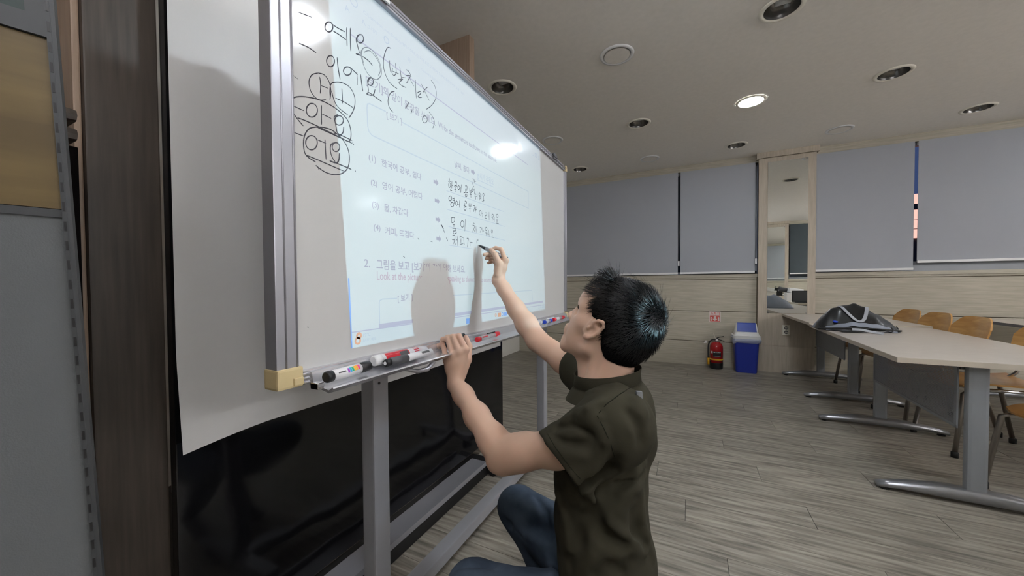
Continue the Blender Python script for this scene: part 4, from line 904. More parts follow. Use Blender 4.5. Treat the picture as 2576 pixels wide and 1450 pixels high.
# ================================================================== THE MAN (signed distance modelling, then surface nets)
class SDF:
    def __init__(s): s.pr = []; s.disp = []
    def _add(s, fn, c, R, k, op): s.pr.append((fn, np.array(c, float), R, k, op)); return s
    def rc(s, a, b, ra, rb, k=.01, op='u', sq=None, f=1.0):
        a = np.array(a, float); b = np.array(b, float); ba = b - a; L2 = max(ba @ ba, 1e-12)
        n = None if sq is None else np.array(sq, float) / np.linalg.norm(sq)
        def fn(P):
            p = P - a
            if n is not None: p = p + (p @ n)[:, None] * n * (1 / f - 1)
            bb = ba if n is None else ba + (ba @ n) * n * (1 / f - 1)
            h = np.clip(p @ bb / max(bb @ bb, 1e-12), 0, 1)
            d = np.sqrt(((p - h[:, None] * bb) ** 2).sum(1)) - (ra + (rb - ra) * h)
            return d * min(1.0, f)
        R = np.sqrt(L2) / 2 + max(ra, rb) * max(1, f); return s._add(fn, (a + b) / 2, R, k, op)
    def chain(s, pts, k=.01, op='u', **kw):
        for (a, ra), (b, rb) in zip(pts[:-1], pts[1:]): s.rc(a, b, ra, rb, k, op, **kw)
        return s
    def el(s, c, r, R=None, k=.01, op='u'):
        c = np.array(c, float); r = np.array(r, float); R = np.eye(3) if R is None else R
        def fn(P):
            q = (P - c) @ R; k0 = np.sqrt(((q / r) ** 2).sum(1)); k1 = np.sqrt(((q / r ** 2) ** 2).sum(1)) + 1e-9
            return np.where(k0 < 1e-3, -r.min(), k0 * (k0 - 1) / k1)
        return s._add(fn, c, r.max(), k, op)
    def plane(s, c, n, k=.004):
        c = np.array(c, float); n = np.array(n, float); n = n / np.linalg.norm(n)
        return s._add(lambda P: (P - c) @ n, c, 1e9, k, 'i')
    def ev(s, P, idx=None):
        d = np.full(len(P), 1.0)
        for i, (fn, c, R, k, op) in enumerate(s.pr):
            if idx is not None and i not in idx: continue
            e = fn(P)
            if op == 'u':
                h = np.clip(.5 + .5 * (d - e) / k, 0, 1); d = d + (e - d) * h - k * h * (1 - h)
            elif op == 's':
                h = np.clip(.5 - .5 * (d + e) / k, 0, 1); d = d + (-e - d) * h + k * h * (1 - h)
            else:
                h = np.clip(.5 - .5 * (d - e) / k, 0, 1); d = d + (e - d) * (h) + k * h * (1 - h) if False else np.maximum(d, e)
        for f in s.disp: d = d + f(P)
        return d
    def mesh(s, h, margin=.0):
        B = 14; bs = B * h
        lo = np.min([c - R for fn, c, R, k, op in s.pr if op == 'u'], 0) - .02; hi = np.max([c + R for fn, c, R, k, op in s.pr if op == 'u'], 0) + .02
        nb = np.ceil((hi - lo) / bs).astype(int)
        g = np.stack(np.meshgrid(*[np.arange(n) for n in nb], indexing='ij'), -1).reshape(-1, 3)
        cen = lo + (g + .5) * bs; diag = bs * .8661
        dc = s.ev(cen); act = np.abs(dc) < diag * 1.25 + .012 + margin
        off = np.stack(np.meshgrid(*[np.arange(B + 1)] * 3, indexing='ij'), -1).reshape(-1, 3)
        KX = 4096; keys = []; vsl = []; quads = []
        corners = [(i, j, k) for i in (0, 1) for j in (0, 1) for k in (0, 1)]
        edges = [(a, b) for a in range(8) for b in range(a + 1, 8) if sum(abs(np.array(corners[a]) - np.array(corners[b]))) == 1]
        for gi, cc in zip(g[act], cen[act]):
            idx = {i for i, (fn, c, R, k, op) in enumerate(s.pr) if R > 1e8 or np.linalg.norm(cc - c) < R + diag + k + .02}
            P = lo + (gi * B + off) * h; D = s.ev(P, idx).reshape(B + 1, B + 1, B + 1)
            if D.min() > 0 or D.max() < 0: continue
            sg = D < 0; V = [D[i:i + B, j:j + B, k:k + B] for i, j, k in corners]
            S = [v < 0 for v in V]; tot = sum(x.astype(int) for x in S); cm = (tot > 0) & (tot < 8)
            if not cm.any(): continue
            I = np.argwhere(cm); Vv = np.stack([v[cm] for v in V], 1); acc = np.zeros((len(I), 3)); cnt = np.zeros(len(I))
            for a, b in edges:
                da, db = Vv[:, a], Vv[:, b]; x = (da < 0) != (db < 0); t = np.where(x, da / np.where(x, da - db, 1), 0)
                pa = np.array(corners[a]); pb = np.array(corners[b]); acc += x[:, None] * (pa + (pb - pa) * t[:, None]); cnt += x
            G = I + gi * B; keys.append((G[:, 0] * KX + G[:, 1]) * KX + G[:, 2]); vsl.append(lo + (G + acc / cnt[:, None]) * h)
            for ax in range(3):
                sl0 = [slice(0, B)] * 3; sl1 = [slice(0, B)] * 3; sl1[ax] = slice(1, B + 1)
                a = sg[tuple(sl0)]; b = sg[tuple(sl1)]; J = np.argwhere(a != b)
                if not len(J): continue
                fl_ = a[tuple(J.T)]; Gq = J + gi * B; u = (ax + 1) % 3; w = (ax + 2) % 3
                def kk(du, dw):
                    q = Gq.copy(); q[:, u] -= du; q[:, w] -= dw; return (q[:, 0] * KX + q[:, 1]) * KX + q[:, 2]
                Q = np.stack([kk(1, 1), kk(0, 1), kk(0, 0), kk(1, 0)], 1); Q[~fl_] = Q[~fl_][:, ::-1]; quads.append(Q)
        keys = np.concatenate(keys); vsl = np.concatenate(vsl); quads = np.concatenate(quads)
        o = np.argsort(keys); ks = keys[o]; pos = np.searchsorted(ks, quads); pos = np.clip(pos, 0, len(ks) - 1); ok = (ks[pos] == quads).all(1)
        return vsl, o[pos[ok]]
def sdf_obj(name, S, h, mt, parent, smooth_it=2, keep=True):
    V, Q = S.mesh(h)
    me = bpy.data.meshes.new(name); me.vertices.add(len(V)); me.vertices.foreach_set('co', V.astype('f').ravel())
    me.loops.add(len(Q) * 4); me.loops.foreach_set('vertex_index', Q.astype('i').ravel()); me.polygons.add(len(Q)); me.polygons.foreach_set('loop_start', np.arange(0, len(Q) * 4, 4, dtype='i'))
    me.update(calc_edges=True); me.validate()
    bm = bmesh.new(); bm.from_mesh(me)
    for _ in range(smooth_it): bmesh.ops.smooth_vert(bm, verts=bm.verts, factor=.5, use_axis_x=True, use_axis_y=True, use_axis_z=True)
    if keep:   # keep the largest connected piece
        seen = set(); best = []
        for v in bm.verts:
            if v in seen: continue
            st = [v]; seen.add(v); comp = [v]
            while st:
                q = st.pop()
                for e in q.link_edges:
                    w_ = e.other_vert(q)
                    if w_ not in seen: seen.add(w_); st.append(w_); comp.append(w_)
            if len(comp) > len(best): best = comp
        bs_ = set(best); bmesh.ops.delete(bm, geom=[v for v in bm.verts if v not in bs_], context='VERTS')
    bmesh.ops.recalc_face_normals(bm, faces=bm.faces)
    bm.to_mesh(me); bm.free(); me.materials.append(MATS[mt]); me.polygons.foreach_set('use_smooth', [True] * len(me.polygons))
    return link(name, me, parent)
def march(S, px, py, d0=.5, d1=1.6, inset=0.0):
    r_ = np.array(ray(px, py)); ts = np.linspace(d0, d1, 500); P = np.array(CAM) + ts[:, None] * r_; D = S.ev(P)
    i = np.argmax(D < 0); t = ts[i] if D[i] < 0 else d1; return np.array(CAM) + r_ * (t + inset)
def dp(px, py, d): return np.array(dep(px, py, d))

man = thing('person', 'man in olive T-shirt and blue jeans crouching to write on the whiteboard', 'person', (-.25, .92, 0))
RGT = np.array([.8965, .443, 0]); FWD = np.array([-.443, .8965, 0]); UPW = np.array([0, 0, 1.])
def cw(r, f, z): return RGT * r + FWD * f + UPW * z
Fh = cw(-.749, .468, .469); Fh /= np.linalg.norm(Fh); Lh = cw(-.53, -.848, 0); Lh -= Fh * (Lh @ Fh); Lh /= np.linalg.norm(Lh); Uh = np.cross(Fh, Lh)
HR = np.stack([Fh, Lh, Uh], 1); HO = dp(1531, 816, .90)
def H(x, y, z): return HO + HR @ np.array([x, y, z])

S = SDF()
# ---- head
S.el(H(-.012, 0, .030), (.094, .074, .086), HR, k=.02)
S.el(H(.030, 0, -.020), (.062, .060, .075), HR, k=.02)
S.el(H(.052, 0, .040), (.040, .052, .040), HR, k=.02)
for s_ in (1, -1):
    S.rc(H(.000, s_ * .050, -.062), H(.065, s_ * .016, -.102), .020, .017, .022)
    S.rc(H(-.002, s_ * .056, -.020), H(.000, s_ * .050, -.062), .018, .020, .02)
    S.rc(H(.045, s_ * .044, -.020), H(.010, s_ * .056, -.012), .018, .014, .022)
    S.el(H(.048, s_ * .032, -.060), (.026, .020, .030), HR, k=.02)
    S.rc(H(.076, s_ * .014, .022), H(.062, s_ * .046, .018), .010, .010, .014)      # brow
S.el(H(.070, 0, -.104), (.013, .020, .014), HR, k=.016); S.el(H(.078, 0, -.086), (.012, .020, .016), HR, k=.014)                             # chin
S.rc(H(.078, 0, .010), H(.095, 0, -.026), .0065, .0085, .010)                       # nose
S.el(H(.097, 0, -.030), (.010, .010, .008), HR, k=.006)
for s_ in (1, -1): S.el(H(.089, s_ * .011, -.032), (.010, .007, .007), HR, k=.006)
S.el(H(.078, 0, -.062), (.016, .024, .018), HR, k=.012)
S.rc(H(.089, .016, -.060), H(.089, -.016, -.060), .0048, .0048, .006); S.rc(H(.093, .004, -.058), H(.093, -.004, -.058), .0048, .0048, .005)
S.rc(H(.086, .013, -.071), H(.086, -.013, -.071), .0056, .0056, .006); S.rc(H(.088, .005, -.071), H(.088, -.005, -.071), .0052, .0052, .005)
S.rc(H(.099, .020, -.0650), H(.099, -.020, -.0650), .0022, .0022, .004, 's')
for s_ in (1, -1):
    S.el(H(.080, s_ * .031, -.003), (.013, .016, .011), HR, k=.010, op='s')
    S.el(H(.0625, s_ * .031, -.002), (.0145, .015, .0125), HR, k=.004)
    # ear
    er = HR @ np.array(Matrix.Rotation(math.radians(-14), 3, 'Y')) @ np.array(Matrix.Rotation(math.radians(s_ * 24), 3, 'Z'))
    e0 = H(.010, s_ * .0735, -.010)
    def E_(x, y, z): return e0 + er @ np.array([x, y * s_, z])
    S.rc(E_(.006, -.006, -.018), E_(.008, -.006, .010), .009, .009, .006)
    pts = [(.010, .004, .014), (.006, .010, .026), (-.004, .013, .030), (-.011, .014, .021), (-.012, .014, .004), (-.009, .012, -.012), (-.003, .008, -.023), (.004, .004, -.026)]
    S.chain([(E_(*p), .0040) for p in pts], k=.003)
    S.el(E_(-.001, .003, .004), (.0110, .005, .024), er, k=.004); S.el(E_(.001, .005, -.025), (.008, .0045, .009), er, k=.004)
    S.el(E_(.005, .010, -.004), (.0075, .007, .011), er, k=.003, op='s'); S.el(E_(-.003, .0115, .017), (.006, .005, .008), er, k=.003, op='s')
    S.rc(E_(-.009, .008, .016), E_(-.007, .007, -.010), .0026, .0026, .003)
    S.el(E_(.013, .006, -.004), (.004, .004, .006), er, k=.003)
# ---- neck
nb_ = dp(1530, 985, .895)
S.rc(H(-.040, 0, -.050), nb_, .052, .058, .03); S.rc(H(.012, 0, -.085), dp(1492, 965, .90), .030, .036, .035)
S.rc(H(-.018, .048, -.055), dp(1480, 968, .86), .010, .010, .014)
# ---- trunk inside the clothes
Lb = cw(-.30, -.954, 0); Lb /= np.linalg.norm(Lb); Fb = np.cross(Lb, UPW); Fb /= np.linalg.norm(Fb)
if Fb @ np.array([-1, 0, 0]) < 0: Fb = -Fb
shL = dp(1540, 1062, .800); shR = dp(1490, 950, 1.05)
S.rc(nb_, shL, .042, .040, .03); S.rc(nb_, shR, .042, .040, .03)
T_ = [(1531, 1060, .905, .062), (1512, 1190, .905, .078), (1518, 1330, .905, .078), (1530, 1480, .90, .085)]
S.chain([(dp(a, b, c), r_) for a, b, c, r_ in T_], k=.03, sq=Lb, f=1.12)
# ---- arms
elL = dp(1266, 1147, .93); wrL = dp(1146, 968, 1.125)
S.chain([(shL, .044), (dp(1400, 1128, .85), .0400), (dp(1320, 1136, .895), .0380), (dp(1288, 1143, .915), .0375), (elL, .0350)], k=.035)
S.chain([(elL, .0345), (dp(1238, 1104, .96), .0350), (dp(1200, 1048, 1.02), .0315), (dp(1166, 995, 1.09), .0260), (wrL, .0255)], k=.03)
S.rc(dp(1246, 1168, .925), dp(1262, 1174, .915), .018, .017, .02)
elR = dp(1352, 858, 1.24); wrR = dp(1254, 706, 1.362)
S.chain([(shR, .044), (dp(1420, 908, 1.14), .040), (elR, .0360)], k=.02)
S.chain([(elR, .0355), (dp(1325, 817, 1.27), .0375), (dp(1298, 777, 1.305), .0315), (dp(1268, 728, 1.35), .0250), (wrR, .0245)], k=.016)
# ---- left hand gripping the tray
def hand(mcp, pip, dip, tip, wr, wrr, radii, thumb, palmk=.012):
    for m_ in mcp: S.rc(wr, m_, wrr * .72, .0115, .012)
    for a_, b_ in zip(mcp[:-1], mcp[1:]): S.rc(a_, b_, .0105, .0105, .008); S.rc(wr * .35 + a_ * .65, wr * .35 + b_ * .65, .0125, .0125, .012)
    for m_, p_, d_, t_, r_ in zip(mcp, pip, dip, tip, radii):
        S.rc(m_, p_, r_ * 1.12, r_ * 1.02, .0030); S.rc(p_, d_, r_ * 1.0, r_ * .92, .003); S.rc(d_, t_, r_ * .92, r_ * .80, .003)
        S.el(m_, (r_ * 1.25,) * 3, None, k=.004)
    S.chain(thumb, k=.006)
mL = [dp(1171, 880, 1.135), dp(1155, 887, 1.13), dp(1139, 896, 1.13), dp(1124, 907, 1.135)]
pL = [dp(1155, 846, 1.150), dp(1139, 848, 1.150), dp(1127, 853, 1.150), dp(1115, 869, 1.150)]
dL = [q + np.array([-.022, .002, -.003]) for q in pL]; tL = [q + np.array([-.007, .003, -.019]) for q in dL]
hand(mL, pL, dL, tL, wrL, .0265, (.0092, .0094, .0088, .0078),
     [(dp(1160, 945, 1.135), .016), (dp(1176, 905, 1.150), .0135), (dp(1180, 872, 1.175), .0105), (dp(1172, 850, 1.195), .0090)])
# ---- right hand with the marker
tipM = np.array(onx(1203, 617, XB)) + np.array([.0015, 0, 0]); endM = dp(1276, 652, 1.352); pdir = (endM - tipM) / np.linalg.norm(endM - tipM); plen = np.linalg.norm(endM - tipM)
mR = [dp(1272, 656, 1.345), dp(1266, 658, 1.365), dp(1258, 662, 1.385), dp(1251, 668, 1.40)]
pR = [dp(1261, 628, 1.372), dp(1246, 640, 1.392), dp(1242, 648, 1.405), dp(1241, 657, 1.412)]
dR = [dp(1247, 624, 1.383), dp(1230, 640, 1.398), dp(1232, 650, 1.408), dp(1234, 660, 1.412)]
tR = [dp(1235, 630, 1.384), dp(1218, 641, 1.392), dp(1223, 651, 1.398), dp(1228, 662, 1.402)]
hand(mR, pR, dR, tR, wrR, .0245, (.0085, .0086, .0082, .0072),
     [(dp(1252, 690, 1.345), .015), (dp(1256, 664, 1.335), .0125), (dp(1246, 641, 1.342), .0100), (dp(1235, 629, 1.358), .0085)])
body = sdf_obj('body', S, .0024, 'skin', man, 2)
# face details
for s_ in (1, -1):
    MB().loft([(H(.0615, s_ * .031, -.003) + HR @ np.array([c_, 0, 0]), r_) for c_, r_ in ((-.013, .003), (-.009, .010), (0, .0132), (.007, .011), (.011, .0068), (.0128, .001))], 20).build('eyeball', 'white_plastic', parent=man)
    MB().loft([(H(.0735, s_ * .031, -.001), .0052), (H(.0748, s_ * .031, -.001), .0035), (H(.0751, s_ * .031, -.001), .0004)], 16).build('iris', 'black_plastic', parent=man)
mat('hair', (.006, .006, .007), rough=.24, spec=.6); mat('scalp', (.004, .004, .004), rough=.9, spec=.0)
mat('brow_hair', (.03, .022, .018), rough=.5)
for s_ in (1, -1):
    b_ = MB()
    for k in range(46):
        t = k / 45; p = H(.0865 - .026 * t * t, s_ * (.012 + .038 * t), .021 + .005 * math.sin(t * 2.6) + random.uniform(-.002, .002)); q = p + HR @ np.array([-.002, s_ * .006, .0035])
        b_.loft([(p, .0006), ((p + q) / 2 + HR @ np.array([.002, 0, 0]), .0005), (q, .0001)], 3, caps=False)
    b_.build('eyebrow', 'brow_hair', parent=man, kind='stuff')
    b_ = MB()
    for k in range(22):
        t = k / 21; p = H(.078 - .008 * abs(t - .4), s_ * (.019 + .025 * t), .0075 - .008 * (t - .5) ** 2); b_.loft([(p, .0004), (p + HR @ np.array([.006, s_ * .001, .0035]), .0001)], 3, caps=False)
    b_.build('eyelashes', 'hair', parent=man, kind='stuff')
# ---- hair: scalp volume and strands
Hs = SDF()
Hs.el(H(-.022, 0, .034), (.098, .081, .090), HR, k=.01); Hs.el(H(-.045, 0, -.015), (.070, .072, .075), HR, k=.02)
Hs.rc(H(.040, .030, .098), H(.045, -.035, .098), .014, .014, .02)
Hs.plane(H(.060, 0, .050), HR @ np.array([.80, 0, -.60]))
Hs.el(H(.020, 0, -.090), (.058, .2, .066), HR, k=.006, op='s')
Hs.plane(H(-.05, 0, -.085), HR @ np.array([.35, 0, -1.0]))
hair = sdf_obj('hair', Hs, .0035, 'scalp', man, 1)
VH = np.array([v.co for v in hair.data.vertices]); NH = np.array([v.normal for v in hair.data.vertices])
loc = (VH - HO) @ HR; nl = NH @ HR
b_ = MB(); whorl = np.array([-.088, .012, .062])
sel = rng.choice(len(VH), 15000)
vv = []; ff = []
for i in sel:
    p = loc[i]; n = nl[i]
    if p[2] < -.045 and p[0] > -.045: continue
    if p[2] < .022 and p[0] > -.012 and abs(p[1]) > .05 and rng.random() < .5: continue
    dr = p - whorl; dr = dr - n * (dr @ n); L0 = np.linalg.norm(dr) + 1e-6; dr = dr / L0
    tw = np.cross(n, dr); dr = dr + tw * (.75 * math.exp(-L0 / .05) + .15) + rng.normal(0, .27, 3) + .35 * np.sin(p[[1, 2, 0]] * 95 + 1.3); dr -= n * (dr @ n); dr /= np.linalg.norm(dr) + 1e-9
    ln = .024 + .010 * rng.random(); lift = .30; curl = -.5
    if p[2] > .07: ln = .026 + .010 * rng.random(); lift = .22
    if p[0] > .03 and p[2] > .06: lift = .40; ln = .030; curl = .15; dr = dr * .7 + np.array([.30, 0, .10])
    if p[2] < -.01: ln = .016; lift = .20
    if p[0] > -.02 and p[2] < .03: ln = .009; lift = .06; dr = np.array([.1, 0, -1.]) + rng.normal(0, .12, 3)
    curl = -lift * .85 if curl < 0 else curl
    if L0 < .05: lift = .42; curl = -.25
    if rng.random() < .02 and p[2] > .05: lift += .4; ln *= 1.15
    q = p - n * .002 - dr * (.012 if L0 < .03 else 0); w = .00055 + .00035 * rng.random(); side = np.cross(n, dr); side /= np.linalg.norm(side) + 1e-9; o0 = len(vv)
    for k in range(5):
        t = k / 4; c = q + dr * ln * t + n * (lift * ln * t + curl * ln * .55 * t * t) ; ww = w * (1 - .8 * t)
        for sgn, nn in ((1, 0), (-1, 0), (0, 1)): vv.append(HO + HR @ (c + side * ww * sgn + n * ww * nn))
    for k in range(4):
        a0 = o0 + 3 * k
        for j in range(3): ff.append((a0 + j, a0 + (j + 1) % 3, a0 + 3 + (j + 1) % 3, a0 + 3 + j))
b_.add(vv, ff, smooth=True)
me = bpy.data.meshes.new('hair_strands'); me.from_pydata([tuple(v) for v in b_.v], [], b_.f); me.materials.append(MATS['hair']); me.polygons.foreach_set('use_smooth', [True] * len(me.polygons))
link('hair_strands', me, man, kind='stuff')

# ---- T-shirt
m = mat('shirt', (.045, .040, .025), rough=.95, sheen=.0, spec=.15); fabric(m, 1400, .25, (.034, .031, .021), (.045, .041, .028), 9)
Ts = SDF()
# left sleeve
hemc = dp(1398, 1150, .835); hA = dp(1352, 1084, .855); hB = dp(1455, 1232, .80)
Ts.rc(dp(1545, 1080, .79), hemc - (dp(1530, 1060, .80) - hemc) * .2, .080, .068, .03)
Ts.rc(dp(1528, 1130, .765), dp(1436, 1200, .775), .046, .036, .03)
hn = np.cross(hB - hA, np.array(ray(1400, 1150))); hn /= np.linalg.norm(hn)
if hn @ (hemc - shL) < 0: hn = -hn
class Half: pass
def sleeve_cut(c, n, axis_pt, rad):
    c = np.array(c); n = np.array(n)
    def fn(P):
        d = (P - c) @ n; r_ = np.sqrt(((P - axis_pt) ** 2).sum(1)) - rad
        return np.maximum(-d, r_)
    return fn
Ts._add(sleeve_cut(hA, hn, hemc + hn * .06, .17), hemc, .25, .003, 's')
for a_, b_, r_ in ((dp(1395, 1140, .845) + hn * .10, dp(1450, 1120, .83), .050),): Ts.rc(a_, b_, .056, .046, .004, 's')
# right sleeve
hemR = dp(1441, 922, 1.105); Ts.rc(dp(1495, 962, 1.03), hemR - (dp(1495, 962, 1.03) - hemR) * .4, .060, .058, .03)
nR = (hemR - dp(1495, 955, 1.03)); nR /= np.linalg.norm(nR); nR = nR + np.array([0, 0, -.15]); nR /= np.linalg.norm(nR)
Ts._add(sleeve_cut(hemR, nR, hemR + nR * .06, .12), hemR, .2, .003, 's'); Ts.rc(hemR + nR * .1, hemR - nR * .03, .050, .046, .004, 's')
sec = [(1534, 1035, .905, .080), (1520, 1110, .905, .100), (1509, 1200, .905, .112), (1512, 1300, .905, .114), (1524, 1400, .905, .118), (1540, 1520, .90, .124)]
Ts.chain([(dp(a, b, c + .012), r_) for a, b, c, r_ in sec], k=.014, sq=Lb, f=1.27)
Ts.rc(dp(1535, 1005, .90), dp(1552, 1060, .79), .062, .070, .04); Ts.rc(dp(1530, 1000, .92), dp(1495, 958, 1.04), .060, .058, .04)
Ts.rc(dp(1585, 1010, .90), dp(1598, 1110, .90), .050, .050, .05)
# neck opening
nc = dp(1528, 950, .895); Ts.rc(nc + np.array([0, 0, .08]), nc - np.array([0, 0, .02]), .062, .058, .01, 's')
# folds pressed into and raised from the cloth
Ts.chain([(march(Ts, a_, b_, inset=.004), .012) for a_, b_ in ((1540, 1184), (1515, 1200), (1490, 1215), (1462, 1236))], k=.012, op='s')
def fold(pts, r_, op='u', k=.02, inset=0.004):
    Q = [march(Ts, px, py, inset=inset) for px, py in pts]; Ts.chain([(q, r_) for q in Q], k=k, op=op)
base = list(Ts.pr)
F_ = [([(1478, 1232), (1500, 1280), (1530, 1322), (1575, 1350), (1612, 1358)], .007, 'u', .022, .004), ([(1590, 1200), (1560, 1225), (1535, 1250), (1510, 1290)], .006, 's', .022, -.004),
      ([(1470, 1240), (1490, 1300), (1520, 1345), (1560, 1375)], .006, 's', .03, -.003), ([(1615, 1170), (1595, 1185), (1560, 1200)], .006, 'u', .02, .004),
      ([(1415, 1062), (1450, 1042), (1485, 1040), (1510, 1052)], .0055, 'u', .012, .002), ([(1400, 1078), (1440, 1072), (1470, 1084), (1490, 1100)], .0045, 's', .012, -.001),
      ([(1385, 1100), (1410, 1118), (1440, 1122), (1475, 1118)], .005, 's', .02, -.002), 
      ([(1448, 1010), (1470, 990), (1500, 985)], .004, 'u', .012, .003), ([(1600, 1010), (1612, 1040), (1600, 1080)], .006, 'u', .02, .004),
      ([(1560, 1395), (1590, 1375), (1620, 1390)], .006, 'u', .02, .004), ([(1640, 1400), (1625, 1350), (1612, 1300), (1610, 1240)], .005, 'u', .02, .004),
      ([(1548, 1163), (1530, 1178), (1505, 1195), (1480, 1212)], .008, 's', .02, -.004),
      ([(1430, 1420), (1450, 1360), (1460, 1300)], .005, 's', .03, -.003), ([(1500, 1450), (1530, 1430), (1560, 1440)], .006, 's', .02, -.003)]
Q_ = [[march(Ts, px, py, inset=i_ - .0025 if op == 'u' else i_ + .0022) for px, py in pts] for pts, r_, op, k, i_ in F_]
for (pts, r_, op, k, i_), Q in zip(F_, Q_): Ts.chain([(q, r_) for q in Q], k=k, op=op)
Ts.disp.append(lambda P: .0018 * np.sin(P[:, 2] * 38 + 6 * np.sin(P[:, 0] * 21)) * np.sin(P[:, 1] * 17 + P[:, 0] * 23))
F2 = [([(1455, 1035), (1480, 1030), (1515, 1012)], .005, 'u'), ([(1462, 1050), (1490, 1062), (1512, 1084), (1520, 1110)], .005, 'u'), ([(1380, 1110), (1420, 1140), (1470, 1150)], .005, 'u'), ([(1440, 1000), (1455, 985), (1480, 978)], .003, 's'),
      ([(1580, 1040), (1605, 1070), (1612, 1110)], .005, 's'), ([(1560, 1240), (1600, 1230), (1618, 1200)], .006, 'u'), ([(1405, 1240), (1425, 1300), (1440, 1380)], .006, 'u'), ([(1590, 1290), (1600, 1340), (1625, 1372)], .006, 's')]
for pts, r_, op in F2: Ts.chain([(march(Ts, px, py, inset=.001 if op == 'u' else .0005), r_) for px, py in pts], k=.018, op=op)
shirt = sdf_obj('t_shirt', Ts, .0036, 'shirt', man, 2)
mat('seam', (.018, .017, .012), rough=.95, spec=.1)
for pts in ([(1598, 968), (1560, 992), (1525, 1018), (1502, 1046)], [(1502, 1046), (1520, 1080), (1536, 1115), (1549, 1160)], [(1371, 1082), (1398, 1128), (1436, 1178), (1466, 1212)]):
    MB().tube(cat_rom([march(Ts, x_, y_, inset=-.0010) for a0_, b0_ in zip(pts[:-1], pts[1:]) for x_, y_ in [(a0_[0] + (b0_[0] - a0_[0]) * q_ / 5, a0_[1] + (b0_[1] - a0_[1]) * q_ / 5) for q_ in range(5)]], 2), .0010, 6).build('seam', 'seam', parent=man)
# mock-neck collar: a ribbed band round the neck
def collar(rings_h, mt, name, rr=(.0, 0)):
    f_ = MB(); n = 64; vs_ = []; hs = rings_h
    ax_f = Fb * .97; ax_l = Lb
    for (hz, rad, thick) in hs:
        for k in range(n):
            a = 2 * math.pi * k / n; cx_, sx_ = math.cos(a), math.sin(a)
            tilt = -.012 * cx_ - .004 * sx_
            wr_ = .0012 * math.sin(5 * a + 1) * (1 - hz / .04)
            c = np.array(dp(1527, 962, .893)) + Fb * ((rad + .006 + wr_) * cx_) + Lb * ((rad - .004 + wr_) * sx_) + UPW * (hz + tilt); vs_.append(tuple(c))
    fs_ = [(j * n + k, j * n + (k + 1) % n, (j + 1) * n + (k + 1) % n, (j + 1) * n + k) for j in range(len(hs) - 1) for k in range(n)]
    f_.add(vs_, fs_, smooth=True); return f_.build(name, mt, parent=man)
collar([(-.034, .094, 0), (-.020, .087, 0), (-.006, .078, 0), (.000, .0735, 0), (.0015, .0755, 0), (.018, .0735, 0), (.030, .0755, 0), (.0315, .0745, 0), (.030, .0725, 0), (.01, .0705, 0), (-.02, .070, 0)], 'shirt', 'collar')
q = march(Ts, 1609, 998, inset=-.0015); q2 = march(Ts, 1609, 1003, inset=-.0015); rr = RGT
q = march(Ts, 1609, 997, inset=-.004)
MB().add([tuple(q + RGT * a_ + UPW * b_ + FWD * c_) for c_ in (-.003, .006) for a_, b_ in ((-.0055, -.010), (.0060, -.0105), (.0050, .0095), (-.0065, .010))],
   [(0, 1, 2, 3), (7, 6, 5, 4), (0, 4, 5, 1), (1, 5, 6, 2), (2, 6, 7, 3), (3, 7, 4, 0)]).build('woven_label', 'desk_metal', parent=man)
# ---- jeans
m = mat('denim', (.07, .10, .15), rough=.9, spec=.2); fabric(m, 1500, .3, (.040, .056, .085), (.085, .115, .16), 12)
J = SDF(); pel = dp(1540, 1530, .885)
hipL = pel + Lb * .085 + np.array([0, 0, -.01]); hipR = pel - Lb * .085 + np.array([0, 0, .0])
knL = dp(1190, 1488, .93); knR = dp(1303, 1276, 1.20)
ftL = np.array([-.300, .790, 0]); ftR = np.array([-.300, 1.02, 0])
J.el(pel, (.135, .16, .12), np.stack([Fb, Lb, UPW], 1), k=.03)
J.chain([(hipL, .098), ((hipL + knL) / 2, .086), (knL, .070)], k=.03); J.chain([(hipR, .098), ((hipR + knR) / 2, .084), (knR, .066)], k=.03)
J.chain([(knL, .066), ((knL + ftL) / 2 + np.array([0, 0, .05]), .060), (ftL + np.array([0.02, 0, .13]), .050)], k=.02)
J.chain([(knR, .062), ((knR + ftR) / 2 + np.array([0, 0, .06]), .058), (ftR + np.array([0.02, 0, .13]), .050)], k=.02)
for pts, op in (([(1310, 1345), (1285, 1325), (1270, 1310)], 's'), ([(1350, 1250), (1370, 1290), (1380, 1330)], 's'), ([(1300, 1330), (1340, 1350), (1370, 1370)], 'u'), ([(1380, 1405), (1385, 1425), (1388, 1448)], 'u'), ([(1150, 1430), (1190, 1420), (1240, 1425)], 's')):
    Q = [march(J, a_, b_, d1=1.8, inset=.002) for a_, b_ in pts]; J.chain([(q_, .005) for q_ in Q], k=.02, op=op)
J.disp.append(lambda P: .0016 * np.sin(P[:, 2] * 60 + 5 * np.sin(P[:, 1] * 19)) * np.sin(P[:, 0] * 27))
sdf_obj('jeans', J, .0048, 'denim', man, 2)
for ft in (ftL, ftR):
    A = SDF(); A.chain([(ft + np.array([.045, 0, .085]), .036), (ft + np.array([-.02, 0, .06]), .036), (ft + np.array([-.10, 0, .038]), .034), (ft + np.array([-.155, 0, .034]), .028)], k=.02)
    A.rc(ft + np.array([.04, 0, .10]), ft + np.array([.03, 0, .14]), .036, .038, .02); A.plane(ft + np.array([0, 0, .002]), np.array([0, 0, -1.]))
    sdf_obj('shoe', A, .005, 'dark_gray', man, 1)
